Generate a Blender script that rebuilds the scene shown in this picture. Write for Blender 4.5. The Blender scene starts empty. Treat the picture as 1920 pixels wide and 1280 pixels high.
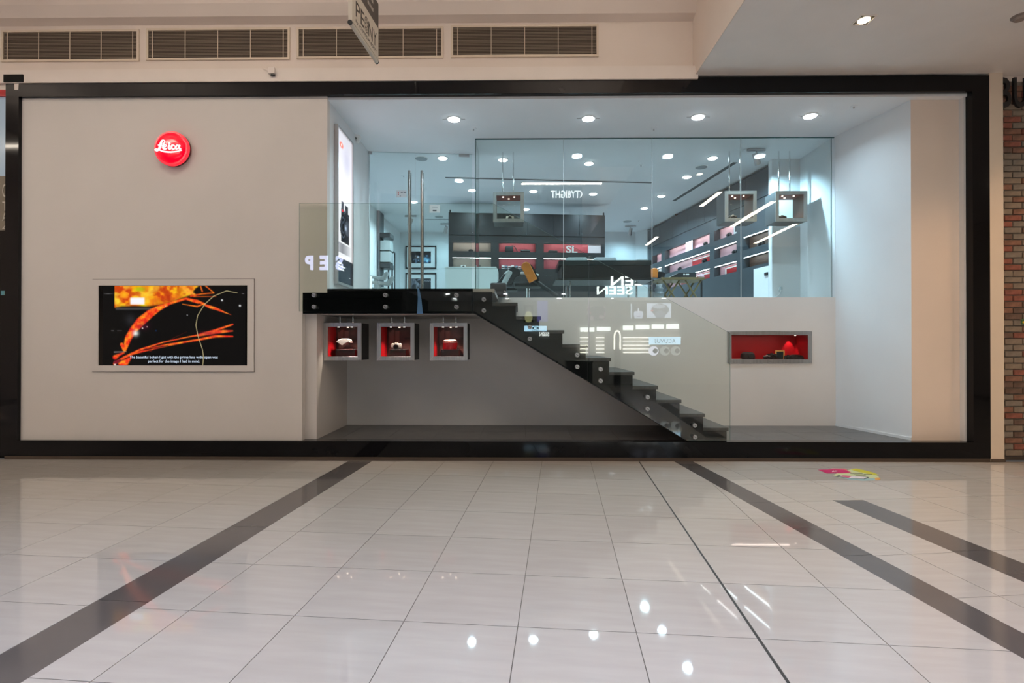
import bpy, bmesh, math, random
import numpy as np
from mathutils import Vector, Matrix, Euler

random.seed(7)
SC = bpy.context.scene
COL = SC.collection
R = math.radians

# ------------------------------------------------------------------ camera, world, exposure
cam_data = bpy.data.cameras.new('camera')
cam = bpy.data.objects.new('camera', cam_data)
COL.objects.link(cam)
F_PX = 975.0
cam_data.sensor_width = 36.0
cam_data.lens = 36.0 * F_PX / 1920.0
cam_data.clip_start = 0.05
CAM = Vector((0.0, -6.5, 1.457))
cam.location = CAM
cam.rotation_euler = Euler((R(90.25), 0.0, R(0.70)), 'XYZ')
SC.camera = cam
CROT = cam.rotation_euler.to_matrix()

world = bpy.data.worlds.new('mall_ambience')
SC.world = world
world.use_nodes = True
world.node_tree.nodes['Background'].inputs[0].default_value = (0.80, 0.74, 0.70, 1)
world.node_tree.nodes['Background'].inputs[1].default_value = 0.10

SC.view_settings.view_transform = 'Standard'
SC.view_settings.look = 'None'
SC.view_settings.exposure = 0.0
SC.view_settings.gamma = 1.0
SC.view_settings.use_curve_mapping = False
SC.cycles.max_bounces = 8
SC.cycles.diffuse_bounces = 4
SC.cycles.glossy_bounces = 5
SC.cycles.transparent_max_bounces = 24
SC.cycles.caustics_reflective = False
SC.cycles.caustics_refractive = False
SC.cycles.sample_clamp_indirect = 4.0
SC.cycles.use_denoising = True

WARM = (1.0, 0.83, 0.66)
COOL = (0.62, 0.85, 1.0)
HALL_E = 53.0         # radiance of the linear hall lamps
SHOP_W = 19.0         # watts of a shop downlight
DEEP_W = 70.0         # watts of the wall-washing downlights at the back of the shop

# ------------------------------------------------------------------ small helpers
def lin(r, g, b):
    f = lambda c: (c / 255 / 12.92) if c / 255 <= 0.04045 else ((c / 255 + 0.055) / 1.055) ** 2.4
    return (f(r), f(g), f(b))

def ray(px, py):
    return (CROT @ Vector(((px - 960) / F_PX, (640 - py) / F_PX, -1.0)))
def at_y(px, py, y):                    # point of the vertical plane Y = y
    d = ray(px, py); return CAM + d * ((y - CAM.y) / d.y)
def at_z(px, py, z=0.0):                # point of the level plane Z = z
    d = ray(px, py); return CAM + d * ((z - CAM.z) / d.z)
def at_x(px, py, x):
    d = ray(px, py); return CAM + d * ((x - CAM.x) / d.x)
def X(px, y, py=640): return at_y(px, py, y).x
def Z(py, y, px=960): return at_y(px, py, y).z

MATS = {}
def mat(name, col, rough=0.5, metal=0.0, spec=0.5, emit=None, estr=0.0, var=0.0, scale=3.0, bump=0.0, coat=0.0, stretch=None):
    if name in MATS: return MATS[name]
    m = bpy.data.materials.new(name); m.use_nodes = True
    nt = m.node_tree; b = nt.nodes['Principled BSDF']
    b.inputs['Base Color'].default_value = (*col, 1)
    b.inputs['Roughness'].default_value = rough
    b.inputs['Metallic'].default_value = metal
    b.inputs['Specular IOR Level'].default_value = spec
    if coat: b.inputs['Coat Weight'].default_value = coat; b.inputs['Coat Roughness'].default_value = 0.04
    if emit is not None:
        b.inputs['Emission Color'].default_value = (*emit, 1); b.inputs['Emission Strength'].default_value = estr
    if var or bump:
        tc = nt.nodes.new('ShaderNodeTexCoord'); n = nt.nodes.new('ShaderNodeTexNoise')
        mp = nt.nodes.new('ShaderNodeMapping')
        if stretch: mp.inputs['Scale'].default_value = stretch
        n.inputs['Scale'].default_value = scale; n.inputs['Detail'].default_value = 5
        nt.links.new(tc.outputs['Object'], mp.inputs['Vector']); nt.links.new(mp.outputs['Vector'], n.inputs['Vector'])
        if var:
            r = nt.nodes.new('ShaderNodeValToRGB')
            r.color_ramp.elements[0].position = 0.3; r.color_ramp.elements[1].position = 0.7
            r.color_ramp.elements[0].color = (*[c * (1 - var) for c in col], 1)
            r.color_ramp.elements[1].color = (*[min(1, c * (1 + var)) for c in col], 1)
            nt.links.new(n.outputs['Fac'], r.inputs['Fac']); nt.links.new(r.outputs['Color'], b.inputs['Base Color'])
        if bump:
            bp = nt.nodes.new('ShaderNodeBump'); bp.inputs['Strength'].default_value = bump; bp.inputs['Distance'].default_value = 0.01
            nt.links.new(n.outputs['Fac'], bp.inputs['Height']); nt.links.new(bp.outputs['Normal'], b.inputs['Normal'])
    MATS[name] = m; return m

def glow(name, col, strength):
    if name in MATS: return MATS[name]
    m = bpy.data.materials.new(name); m.use_nodes = True; nt = m.node_tree
    nt.nodes.remove(nt.nodes['Principled BSDF'])
    e = nt.nodes.new('ShaderNodeEmission'); e.inputs[0].default_value = (*col, 1); e.inputs[1].default_value = strength
    nt.links.new(e.outputs[0], nt.nodes['Material Output'].inputs['Surface'])
    MATS[name] = m; return m

def glass(name, tint, f0=0.045, alpha=1.0, haze=0.0):
    if name in MATS: return MATS[name]
    m = bpy.data.materials.new(name); m.use_nodes = True; nt = m.node_tree; N = nt.nodes.new; L = nt.links.new
    nt.nodes.remove(nt.nodes['Principled BSDF'])
    lw = N('ShaderNodeLayerWeight'); lw.inputs['Blend'].default_value = 0.5
    p = N('ShaderNodeMath'); p.operation = 'POWER'; p.inputs[1].default_value = 5
    L(lw.outputs['Facing'], p.inputs[0])
    a = N('ShaderNodeMath'); a.operation = 'MULTIPLY_ADD'; a.inputs[1].default_value = 1 - f0; a.inputs[2].default_value = f0
    L(p.outputs[0], a.inputs[0])
    t = N('ShaderNodeBsdfTransparent'); t.inputs[0].default_value = (*tint, 1)
    g = N('ShaderNodeBsdfGlossy'); g.inputs['Color'].default_value = (1, 1, 1, 1); g.inputs['Roughness'].default_value = 0.0
    mx = N('ShaderNodeMixShader'); L(a.outputs[0], mx.inputs[0]); L(t.outputs[0], mx.inputs[1]); L(g.outputs[0], mx.inputs[2])
    out = mx
    if haze:                               # dust and finger marks on the pane
        d = N('ShaderNodeBsdfDiffuse'); d.inputs[0].default_value = (0.75, 0.78, 0.75, 1)
        m2 = N('ShaderNodeMixShader'); m2.inputs[0].default_value = haze
        L(mx.outputs[0], m2.inputs[1]); L(d.outputs[0], m2.inputs[2]); out = m2
    L(out.outputs[0], nt.nodes['Material Output'].inputs['Surface'])
    MATS[name] = m; return m

def colour_print(name, emission=0.0, rough=0.4):        # shows the mesh's own printed colours
    if name in MATS: return MATS[name]
    m = bpy.data.materials.new(name); m.use_nodes = True; nt = m.node_tree
    b = nt.nodes['Principled BSDF']; b.inputs['Roughness'].default_value = rough
    a = nt.nodes.new('ShaderNodeAttribute'); a.attribute_name = 'Col'
    if emission:
        b.inputs['Base Color'].default_value = (0.01, 0.01, 0.01, 1); b.inputs['Emission Strength'].default_value = emission
        b.inputs['Roughness'].default_value = 0.10; b.inputs['Specular IOR Level'].default_value = 0.08
        nt.links.new(a.outputs['Color'], b.inputs['Emission Color'])
    else:
        nt.links.new(a.outputs['Color'], b.inputs['Base Color'])
    MATS[name] = m; return m

class MB:
    def __init__(s): s.v = []; s.f = []; s.m = []
    def add(s, vs, fs, m=0):
        o = len(s.v); s.v += [tuple(v) for v in vs]; s.f += [tuple(i + o for i in f) for f in fs]; s.m += [m] * len(fs); return s
    def box(s, x0, x1, y0, y1, z0, z1, m=0):
        vs = [(x0,y0,z0),(x1,y0,z0),(x1,y1,z0),(x0,y1,z0),(x0,y0,z1),(x1,y0,z1),(x1,y1,z1),(x0,y1,z1)]
        return s.add(vs, [(0,3,2,1),(4,5,6,7),(0,1,5,4),(1,2,6,5),(2,3,7,6),(3,0,4,7)], m)
    def prism(s, poly, a, b, axis='y', m=0, mside=None):
        f = {'y': lambda p, t: (p[0], t, p[1]), 'z': lambda p, t: (p[0], p[1], t), 'x': lambda p, t: (t, p[0], p[1])}[axis]
        n = len(poly); vs = [f(p, a) for p in poly] + [f(p, b) for p in poly]
        s.add(vs, [tuple(range(n)), tuple(range(2 * n - 1, n - 1, -1))], m)
        o = len(s.v) - 2 * n
        for i in range(n):
            j = (i + 1) % n; s.f.append((o + i, o + n + i, o + n + j, o + j)); s.m.append(m if mside is None else mside)
        return s
    def tube(s, p0, p1, r, n=12, m=0, r1=None):
        p0 = Vector(p0); p1 = Vector(p1); d = (p1 - p0).normalized(); r1 = r if r1 is None else r1
        u = d.orthogonal().normalized(); w = d.cross(u)
        ring = lambda c, q: [c + u * (math.cos(2*math.pi*i/n) * q) + w * (math.sin(2*math.pi*i/n) * q) for i in range(n)]
        vs = ring(p0, r) + ring(p1, r1)
        return s.add(vs, [tuple(range(n - 1, -1, -1)), tuple(range(n, 2 * n))] + [(i, (i+1) % n, n + (i+1) % n, n + i) for i in range(n)], m)
    def path(s, pts, r, n=8, m=0):
        for a, b in zip(pts, pts[1:]): s.tube(a, b, r, n, m)
        return s
    def lathe(s, c, prof, n=24, axis='z', m=0):
        vs = []; k = len(prof)
        for i in range(n):
            a = 2 * math.pi * i / n
            for (r, h) in prof:
                x, y = r * math.cos(a), r * math.sin(a)
                p = {'z': (x, y, h), 'y': (x, h, y), 'x': (h, x, y)}[axis]
                vs.append((c[0] + p[0], c[1] + p[1], c[2] + p[2]))
        fs = [(i*k+j, ((i+1) % n)*k+j, ((i+1) % n)*k+j+1, i*k+j+1) for i in range(n) for j in range(k-1)]
        if prof[0][0] > 1e-6: fs.append(tuple(i * k for i in range(n)))
        if prof[-1][0] > 1e-6: fs.append(tuple(i * k + k - 1 for i in range(n)))
        return s.add(vs, fs, m)
    def build(s, name, mats, parent=None, smooth=False, bevel=0.0, local=False, seg=1, raw=False):
        me = bpy.data.meshes.new(name)
        off = Vector((0, 0, 0)) if (parent is None or local) else worldpos(parent)
        me.from_pydata([tuple(Vector(v) - off) for v in s.v], [], s.f)
        mats = mats if isinstance(mats, (list, tuple)) else [mats]
        for m in mats: me.materials.append(m)
        me.polygons.foreach_set('material_index', s.m)
        if not raw:
            bm = bmesh.new(); bm.from_mesh(me)
            bmesh.ops.remove_doubles(bm, verts=bm.verts, dist=1e-6)
            bmesh.ops.recalc_face_normals(bm, faces=bm.faces)
            if bevel: bmesh.ops.bevel(bm, geom=bm.edges, offset=bevel, segments=seg, profile=0.5, affect='EDGES')
            bm.to_mesh(me); bm.free()
        if smooth:
            me.polygons.foreach_set('use_smooth', [True] * len(me.polygons))
            try: me.set_sharp_from_angle(angle=R(35))
            except Exception: pass
        o = bpy.data.objects.new(name, me); COL.objects.link(o)
        if parent is not None: o.parent = parent
        return o

def worldpos(o):
    p = Vector((0, 0, 0))
    while o is not None: p += o.location; o = o.parent
    return p

def tag(o, label, cat, group=None, kind=None):
    if label: o['label'] = label
    if cat: o['category'] = cat
    if group: o['group'] = group
    if kind: o['kind'] = kind
    return o
def thing(name, label, cat, loc=(0, 0, 0), rotz=0.0, group=None):
    o = bpy.data.objects.new(name, None); o.empty_display_size = 0.1; COL.objects.link(o)
    o.location = loc; o.rotation_euler = (0, 0, rotz)
    return tag(o, label, cat, group)
def struct(name, mb, m, parent=None, **k):
    o = mb.build(name, m, parent, **k)
    if parent is None: o['kind'] = 'structure'
    return o
def structure_root(name, loc=(0, 0, 0)):
    o = bpy.data.objects.new(name, None); o.empty_display_size = 0.1; COL.objects.link(o); o.location = loc; o['kind'] = 'structure'; return o
def copy_tree(o, parent=None):
    c = o.copy(); COL.objects.link(c)
    if parent is not None: c.parent = parent
    for ch in list(o.children): copy_tree(ch, c)
    return c

_dg = bpy.context.evaluated_depsgraph_get()
def text_mb(txt, fn, thick, size=(None, None), bold=0.0, spacing=1.0):
    """flat lettering fitted to size (w, h); fn maps (u, v, t) to a point, t runs through the thickness"""
    cu = bpy.data.curves.new('lettering', 'FONT'); cu.body = txt; cu.resolution_u = 3; cu.offset = bold; cu.space_character = spacing
    o = bpy.data.objects.new('lettering', cu); COL.objects.link(o); bpy.context.view_layer.update()
    me = bpy.data.meshes.new_from_object(o.evaluated_get(bpy.context.evaluated_depsgraph_get()))
    vs = np.zeros(len(me.vertices) * 3); me.vertices.foreach_get('co', vs); vs = vs.reshape(-1, 3)
    fs = [tuple(p.vertices) for p in me.polygons]
    bpy.data.objects.remove(o); bpy.data.curves.remove(cu); bpy.data.meshes.remove(me)
    lo, hi = vs.min(0), vs.max(0); w, h = hi[0] - lo[0], hi[1] - lo[1]
    sw = size[0] / w if size[0] else size[1] / h; sh = size[1] / h if size[1] else sw
    uv = [((v[0] - lo[0]) * sw, (v[1] - lo[1]) * sh) for v in vs]
    mb = MB(); n = len(uv)
    mb.add([fn(u, v, 0) for u, v in uv] + [fn(u, v, thick) for u, v in uv], fs + [tuple(i + n for i in reversed(f)) for f in fs])
    edge = {}
    for f in fs:
        for a, b in zip(f, f[1:] + f[:1]): edge[(a, b)] = edge.get((a, b), 0) + 1
    side = [(a, b, b + n, a + n) for (a, b) in edge if (b, a) not in edge]
    mb.f += side; mb.m += [0] * len(side)
    return mb

def stroke(mb, pts, fn, t0, t1, seg=6):
    """a pen stroke of varying width through (x, y, w) points (Catmull-Rom), as a ribbon of real thickness"""
    P = [np.array(p, float) for p in pts]; P = [2*P[0]-P[1]] + P + [2*P[-1]-P[-2]]
    q = []
    for i in range(1, len(P) - 2):
        for k in range(seg):
            t = k / seg
            q.append(0.5*((2*P[i])+(-P[i-1]+P[i+1])*t+(2*P[i-1]-5*P[i]+4*P[i+1]-P[i+2])*t*t+(-P[i-1]+3*P[i]-3*P[i+1]+P[i+2])*t**3))
    q.append(P[-2]); L, Rr = [], []
    for i, p in enumerate(q):
        a = q[max(0, i-1)]; b = q[min(len(q)-1, i+1)]; d = (b - a)[:2]; d = d / (np.linalg.norm(d) + 1e-9); nrm = np.array((-d[1], d[0]))
        L.append(p[:2] + nrm * p[2] / 2); Rr.append(p[:2] - nrm * p[2] / 2)
    n = len(q)
    vs = [fn(*a, t0) for a in L] + [fn(*a, t0) for a in Rr] + [fn(*a, t1) for a in L] + [fn(*a, t1) for a in Rr]
    fs = []
    for i in range(n - 1):
        fs += [(i, i+1, n+i+1, n+i), (2*n+i, 3*n+i, 3*n+i+1, 2*n+i+1), (i, 2*n+i, 2*n+i+1, i+1), (n+i, n+i+1, 3*n+i+1, 3*n+i)]
    fs += [(0, n, 3*n, 2*n), (n-1, 3*n-1, 4*n-1, 2*n-1)]
    mb.add(vs, fs)
def disc_xy(mb, c, r, fn, t0, t1, n=20):
    vs = [fn(c[0]+r*math.cos(2*math.pi*i/n), c[1]+r*math.sin(2*math.pi*i/n), t) for t in (t0, t1) for i in range(n)]
    mb.add(vs, [tuple(range(n)), tuple(range(2*n-1, n-1, -1))] + [(i, n+i, n+(i+1) % n, (i+1) % n) for i in range(n)])

def colour_grid(name, fn3, nu, nv, colours, m, parent=None, thick=0.0, local=False):
    """a printed or lit panel: a nu x nv grid of points with colours (linear, shape nv x nu x 3, row 0 = top)"""
    us = np.linspace(0, 1, nu); vsn = np.linspace(0, 1, nv)
    off = Vector((0, 0, 0)) if (parent is None or local) else worldpos(parent)
    verts = [tuple(Vector(fn3(u, v)) - off) for v in vsn for u in us]
    fs = [(j*nu+i, (j+1)*nu+i, (j+1)*nu+i+1, j*nu+i+1) for j in range(nv-1) for i in range(nu-1)]
    me = bpy.data.meshes.new(name); me.from_pydata(verts, [], fs); me.materials.append(m)
    a = me.color_attributes.new('Col', 'FLOAT_COLOR', 'POINT')
    c = np.ones((nv * nu, 4), np.float32); c[:, :3] = np.asarray(colours).reshape(-1, 3)
    a.data.foreach_set('color', c.ravel())
    o = bpy.data.objects.new(name, me); COL.objects.link(o)
    if parent is not None: o.parent = parent
    return o

def srgb_lin(a):
    a = np.clip(np.asarray(a, float) / 255, 0, 1); return np.where(a <= .04045, a / 12.92, ((a + .055) / 1.055) ** 2.4)
def vnoise(x, y, seed=0):
    rs = np.random.RandomState(seed); T = rs.rand(64, 64)
    xi = np.floor(x).astype(int); yi = np.floor(y).astype(int); fx = x - xi; fy = y - yi
    fx = fx*fx*(3-2*fx); fy = fy*fy*(3-2*fy); g = lambda i, j: T[i % 64, j % 64]
    return (g(xi,yi)*(1-fx)+g(xi+1,yi)*fx)*(1-fy)+(g(xi,yi+1)*(1-fx)+g(xi+1,yi+1)*fx)*fy
def fbm(x, y, seed=0, o=4):
    return sum(vnoise(x*2**k, y*2**k, seed+k) / 2**k for k in range(o)) / sum(1/2**k for k in range(o))

# ------------------------------------------------------------------ materials
M_wall = mat('warm_white_paint', (0.71, 0.66, 0.62), 0.6, var=0.02, scale=1.5, bump=0.02)
M_beige = mat('beige_paint', (0.80, 0.69, 0.605), 0.6, var=0.03, scale=1.2, bump=0.02)
M_ledge = mat('pale_beige_paint', (0.84, 0.74, 0.665), 0.55, var=0.02)
M_column = mat('cream_column_paint', (0.76, 0.65, 0.53), 0.55, var=0.03)
M_white = mat('shop_white_paint', (0.78, 0.79, 0.80), 0.55, var=0.015, scale=2)
M_ceil = mat('shop_ceiling_paint', (0.88, 0.89, 0.91), 0.7, var=0.01)
M_drop = mat('mall_ceiling_paint', (0.84, 0.78, 0.735), 0.7, var=0.02)
M_grey = mat('grey_plaster', (0.50, 0.49, 0.48), 0.6, var=0.04, scale=1.5)
M_black = mat('black_gloss_stone', (0.005, 0.005, 0.006), 0.06, spec=0.22, var=0.2, scale=4)
M_fascia = mat('black_back_painted_glass', (0.004, 0.005, 0.006), 0.04, spec=0.35)
M_step = mat('charcoal_granite', (0.045, 0.045, 0.047), 0.38, var=0.25, scale=30)
M_dkfloor = mat('dark_porcelain', (0.085, 0.082, 0.08), 0.32, var=0.2, scale=6)
M_steel = mat('brushed_steel', (0.46, 0.46, 0.455), 0.36, metal=1.0, var=0.12, scale=40, stretch=(1, 1, 0.05))
M_chrome = mat('polished_chrome', (0.78, 0.78, 0.78), 0.09, metal=1.0)
M_handle = mat('brushed_door_handle', (0.42, 0.40, 0.38), 0.2, metal=1.0)
M_clampmetal = mat('satin_nickel', (0.58, 0.55, 0.55), 0.3, metal=1.0)
M_dark = mat('charcoal_laminate', (0.030, 0.031, 0.033), 0.35, var=0.15, scale=3)
M_slate = mat('blue_grey_laminate', (0.046, 0.056, 0.064), 0.38, var=0.12, scale=3)
M_blk = mat('black_plastic', (0.012, 0.012, 0.013), 0.35)
M_blk2 = mat('black_leather', (0.02, 0.02, 0.022), 0.55, var=0.3, scale=60, bump=0.2)
M_steel_lit = mat('brushed_steel_lit', (0.72, 0.72, 0.71), 0.36, metal=1.0, var=0.12, scale=40, stretch=(1, 1, 0.05))  # the same steel, lightened for the light on the lower cubes
M_red = mat('red_lacquer', (0.46, 0.004, 0.010), 0.35, var=0.08, scale=3)
M_redback = mat('red_backboard', (0.52, 0.10, 0.13), 0.5, var=0.06, scale=2)
M_pink = mat('light_washed_red_backboard', (0.66, 0.40, 0.45), 0.45, var=0.12, scale=1.5)  # red board painted paler for the cool light falling on it
M_tan = mat('taupe_backboard', (0.36, 0.31, 0.27), 0.5, var=0.1)
M_wood = mat('walnut_backboard', (0.13, 0.085, 0.065), 0.45, var=0.35, scale=4, stretch=(1, 1, 12))
M_offw = mat('white_plastic', (0.80, 0.80, 0.79), 0.4)
M_pad = mat('pale_grey_fabric', (0.55, 0.60, 0.62), 0.7, var=0.05, scale=20)
M_stool = mat('grey_moulded_plastic', (0.40, 0.42, 0.42), 0.4)
M_counter = mat('pale_counter_laminate', (0.68, 0.74, 0.73), 0.4)
M_orange = mat('orange_leather', (0.62, 0.20, 0.03), 0.45, var=0.12, scale=18)
M_brass = mat('aged_brass', (0.24, 0.19, 0.10), 0.4, metal=0.7)
M_slat = mat('taupe_louvre_metal', (0.36, 0.28, 0.21), 0.5, var=0.08, scale=2)
M_slatback = mat('louvre_shadow_box', (0.10, 0.075, 0.06), 0.8)
M_louvreframe = mat('cream_louvre_frame', (0.72, 0.60, 0.47), 0.5)
M_mortar = mat('grey_mortar', (0.34, 0.28, 0.23), 0.85, var=0.1, scale=20)
M_glassA = glass('balustrade_glass', (0.955, 0.975, 0.948), 0.050)
M_glassB = glass('partition_glass', (0.92, 0.96, 0.955), 0.052)
M_glassC = glass('thin_case_glass', (0.97, 0.98, 0.97), 0.03)
M_gedge = mat('green_glass_edge', (0.16, 0.26, 0.24), 0.2)
M_gedge2 = mat('teal_glass_edge', (0.05, 0.12, 0.12), 0.2)
M_sil = mat('clear_silicone', (0.50, 0.54, 0.53), 0.3)
M_white_lit = glow('cool_lamp_glow', (0.86, 0.95, 1.0), 22.0)
M_print = colour_print('ink_print')
M_screen = colour_print('screen_glow', emission=1.0)
M_lbox = colour_print('lightbox_glow', emission=1.15)

# ================================================================== MALL FLOOR (tile by tile)
def mat_tile():
    m = mat('cream_porcelain', (0.45, 0.42, 0.395), 0.035, spec=0.5)
    nt = m.node_tree; b = nt.nodes['Principled BSDF']; N = nt.nodes.new; L = nt.links.new
    tc = N('ShaderNodeTexCoord'); mp = N('ShaderNodeMapping'); mp.inputs['Scale'].default_value = (1.2, 9, 1)
    n = N('ShaderNodeTexNoise'); n.inputs['Scale'].default_value = 1.6; n.inputs['Detail'].default_value = 6
    oi = N('ShaderNodeObjectInfo'); r = N('ShaderNodeValToRGB')
    r.color_ramp.elements[0].position = 0.3; r.color_ramp.elements[0].color = (0.425, 0.393, 0.367, 1)
    r.color_ramp.elements[1].position = 0.75; r.color_ramp.elements[1].color = (0.475, 0.443, 0.417, 1)
    hs = N('ShaderNodeHueSaturation'); mr = N('ShaderNodeMapRange')
    mr.inputs['To Min'].default_value = 0.965; mr.inputs['To Max'].default_value = 1.03
    L(tc.outputs['Object'], mp.inputs['Vector']); L(mp.outputs['Vector'], n.inputs['Vector']); L(n.outputs['Fac'], r.inputs['Fac'])
    L(oi.outputs['Random'], mr.inputs['Value']); L(mr.outputs['Result'], hs.inputs['Value'])
    L(r.outputs['Color'], hs.inputs['Color']); L(hs.outputs['Color'], b.inputs['Base Color'])
    return m
M_tile = mat_tile()
M_band = mat('grey_porcelain', (0.095, 0.086, 0.084), 0.10, var=0.06, scale=3)
M_grout = mat('dark_grout', (0.13, 0.115, 0.10), 0.9)

floor = struct('floor', MB().box(-13, 13, -16, 0.02, -0.30, -0.004), M_grout)

def clip(poly, p, nrm):                     # keep the side of the line through p that nrm points to
    out = []
    for i in range(len(poly)):
        a = poly[i]; b = poly[(i + 1) % len(poly)]
        da = (a[0]-p[0])*nrm[0]+(a[1]-p[1])*nrm[1]; db = (b[0]-p[0])*nrm[0]+(b[1]-p[1])*nrm[1]
        if da >= 0: out.append(a)
        if (da >= 0) != (db >= 0):
            t = da / (da - db); out.append((a[0]+(b[0]-a[0])*t, a[1]+(b[1]-a[1])*t))
    return out
def area(p): return abs(sum(p[i][0]*p[(i+1) % len(p)][1]-p[(i+1) % len(p)][0]*p[i][1] for i in range(len(p)))) / 2
def line_through(a, b):
    d = Vector((b[0]-a[0], b[1]-a[1])).normalized(); return (a[0], a[1]), (d.x, d.y), (d.y, -d.x)   # normal points right of the direction a->b
def floor_line(pa, pb): return line_through(at_z(*pa), at_z(*pb))
# edges of the grey bands (near point -> far point)
B1L = floor_line((0, 1227), (652, 864.8)); B1R = floor_line((46.4, 1275), (694, 866.5))
B2L = floor_line((1920, 1234.8), (1262.6, 864)); B2R = floor_line((1920, 1187.3), (1298.7, 864.4))
B3L = floor_line((1920, 1091), (1562, 938)); B3R = floor_line((1920, 1056), (1618.8, 937.3))
neg = lambda v: (-v[0], -v[1])
TILE = 0.60
GAP = 0.0022
fulls = {}; tiles = []; rest = []
def lay_field(ang, phase_pt, row_pt, lines, ur, vr, bond=0.0, extra=None):
    u = (math.sin(ang), math.cos(ang)); v = (math.cos(ang), -math.sin(ang))
    pv = phase_pt.x*v[0]+phase_pt.y*v[1]; pu = row_pt.x*u[0]+row_pt.y*u[1]
    for i in range(*vr):
        for j in range(*ur):
            a, b = pv + i*TILE, pu + j*TILE
            sq = [(a+GAP, b+GAP), (a+TILE-GAP, b+GAP), (a+TILE-GAP, b+TILE-GAP), (a+GAP, b+TILE-GAP)]
            poly = [(p[0]*v[0]+p[1]*u[0], p[0]*v[1]+p[1]*u[1]) for p in sq]
            full = area(poly)
            for (p, n) in lines + [((0, -0.035), (0, -1))]: poly = clip(poly, p, n)
            if len(poly) < 3 or area(poly) < 0.004: continue
            c = Vector((sum(p[0] for p in poly)/len(poly), sum(p[1] for p in poly)/len(poly), 0))
            if abs(c.x) > 12 or c.y < -13: continue
            q = CROT.transposed() @ (c - CAM); dep = -q.z
            seen = dep > 1.9 and abs(q.x/dep) < 0.985 + 0.85/dep
            (tiles if seen else rest).append((poly, c, ang, area(poly) > full*0.999))
# left field runs to the slanted band; right field starts there
lay_field(R(4.49), at_z(1107.5, 865), at_z(960, 1077), [(B1L[0], neg(B1L[2]))], (-30, 9), (-30, 6))
lay_field(R(4.49), at_z(1107.5, 865), at_z(960, 1077), [(B1R[0], B1R[2]), (B2L[0], neg(B2L[2]))], (-30, 9), (-22, 24))
ANG2 = R(-6.15)
lay_field(ANG2, at_z(1616, 939), at_z(1660, 980), [(B2R[0], B2R[2]), (B3L[0], neg(B3L[2]))], (-30, 9), (-14, 20))
lay_field(ANG2, at_z(1616, 939), at_z(1660, 980), [(B3R[0], B3R[2])], (-30, 9), (-14, 24))
# end of the third band: tiles between its two edge lines behind its square end
endp = at_z(1590, 937.6)
lay_field(ANG2, at_z(1616, 939), at_z(1660, 980), [(B3L[0], B3L[2]), (B3R[0], neg(B3R[2])), ((endp.x, endp.y), (0.0, 1.0))], (-30, 9), (-14, 24))
def tile_mesh(poly, c, ang, m, name='tile', top=0.0):
    me = bpy.data.meshes.new(name); n = len(poly); ca, sa = math.cos(ang), math.sin(ang)
    loc = [((p[0]-c.x)*ca-(p[1]-c.y)*sa, (p[0]-c.x)*sa+(p[1]-c.y)*ca) for p in poly]
    vs = [(x, y, 0) for x, y in loc] + [(x, y, -0.010) for x, y in loc]
    me.from_pydata(vs, [], [tuple(range(n))] + [(i, n+i, n+(i+1) % n, (i+1) % n) for i in range(n)])
    me.materials.append(m)
    me.update()
    if me.polygons[0].normal.z < 0: me.flip_normals()
    return me
full_me = None
tiles.sort(key=lambda t: (t[1]-Vector((CAM.x, CAM.y, 0))).length)
for k, (poly, c, ang, isfull) in enumerate(tiles):
    if k >= 285: rest.append((poly, c, ang, isfull)); continue
    if isfull and full_me is None: full_me = tile_mesh(poly, c, ang, M_tile)
    me = full_me if isfull else tile_mesh(poly, c, ang, M_tile)
    o = bpy.data.objects.new('tile', me); COL.objects.link(o); o.location = c; o.rotation_euler = (0, 0, -ang); o.parent = floor
mb = MB()
for poly, c, ang, f in rest:
    n = len(poly)
    mb.add([(p[0], p[1], 0) for p in poly] + [(p[0], p[1], -0.01) for p in poly], [tuple(range(n))] + [(i, n+i, n+(i+1) % n, (i+1) % n) for i in range(n)])
o = mb.build('distant_tiles', M_tile, floor); o['kind'] = 'stuff'
# grey bands, cut into planks 1.2 m long
def band(Lf, Rt, ang, row_pt, near, far):
    u = (math.sin(ang), math.cos(ang)); pu = row_pt.x*u[0]+row_pt.y*u[1]
    big = [(-40, -40), (40, -40), (40, 40), (-40, 40)]
    base = clip(clip(big, Lf[0], Lf[2]), Rt[0], neg(Rt[2])); base = clip(clip(base, (0, near), (0, 1)), (0, far), (0, -1))
    for j in range(-30, 9, 2):
        a = (u[0]*(pu+j*TILE+GAP), u[1]*(pu+j*TILE+GAP)); b = (u[0]*(pu+(j+2)*TILE-GAP), u[1]*(pu+(j+2)*TILE-GAP))
        poly = clip(clip(base, a, u), b, neg(u))
        if len(poly) < 3 or area(poly) < 0.002: continue
        c = Vector((sum(p[0] for p in poly)/len(poly), sum(p[1] for p in poly)/len(poly), 0))
        o = bpy.data.objects.new('band_tile', tile_mesh(poly, c, ang, M_band, 'band_tile')); COL.objects.link(o)
        o.location = c; o.rotation_euler = (0, 0, -ang); o.parent = floor
band(B1L, B1R, R(4.49), at_z(455, 867+270), -9, at_z(660, 865).y)
band(B2L, B2R, ANG2, at_z(1600, 1041), -9, at_z(1280, 864.4).y)
band(B3L, B3R, ANG2, at_z(1600, 1041), -9, endp.y)
# the dark movement joint
a, b = at_z(1478, 1280), at_z(1197.3, 863.4); d = (b - a).normalized(); w = Vector((d.y, -d.x, 0)) * 0.006; a = a - d * 3
struct('movement_joint', MB().prism([(a-w)[:2], (a+w)[:2], (b+w)[:2], (b-w)[:2]], -0.003, 0.0006, 'z'), mat('black_joint_filler', (0.02, 0.018, 0.017), 0.6), floor)
# threshold recess under the black portal
struct('baseboard_front', MB().box(-6.5, 6.02, 0.004, 0.05, -0.01, 0.06), mat('brown_plinth', (0.085, 0.06, 0.045), 0.5))

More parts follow.
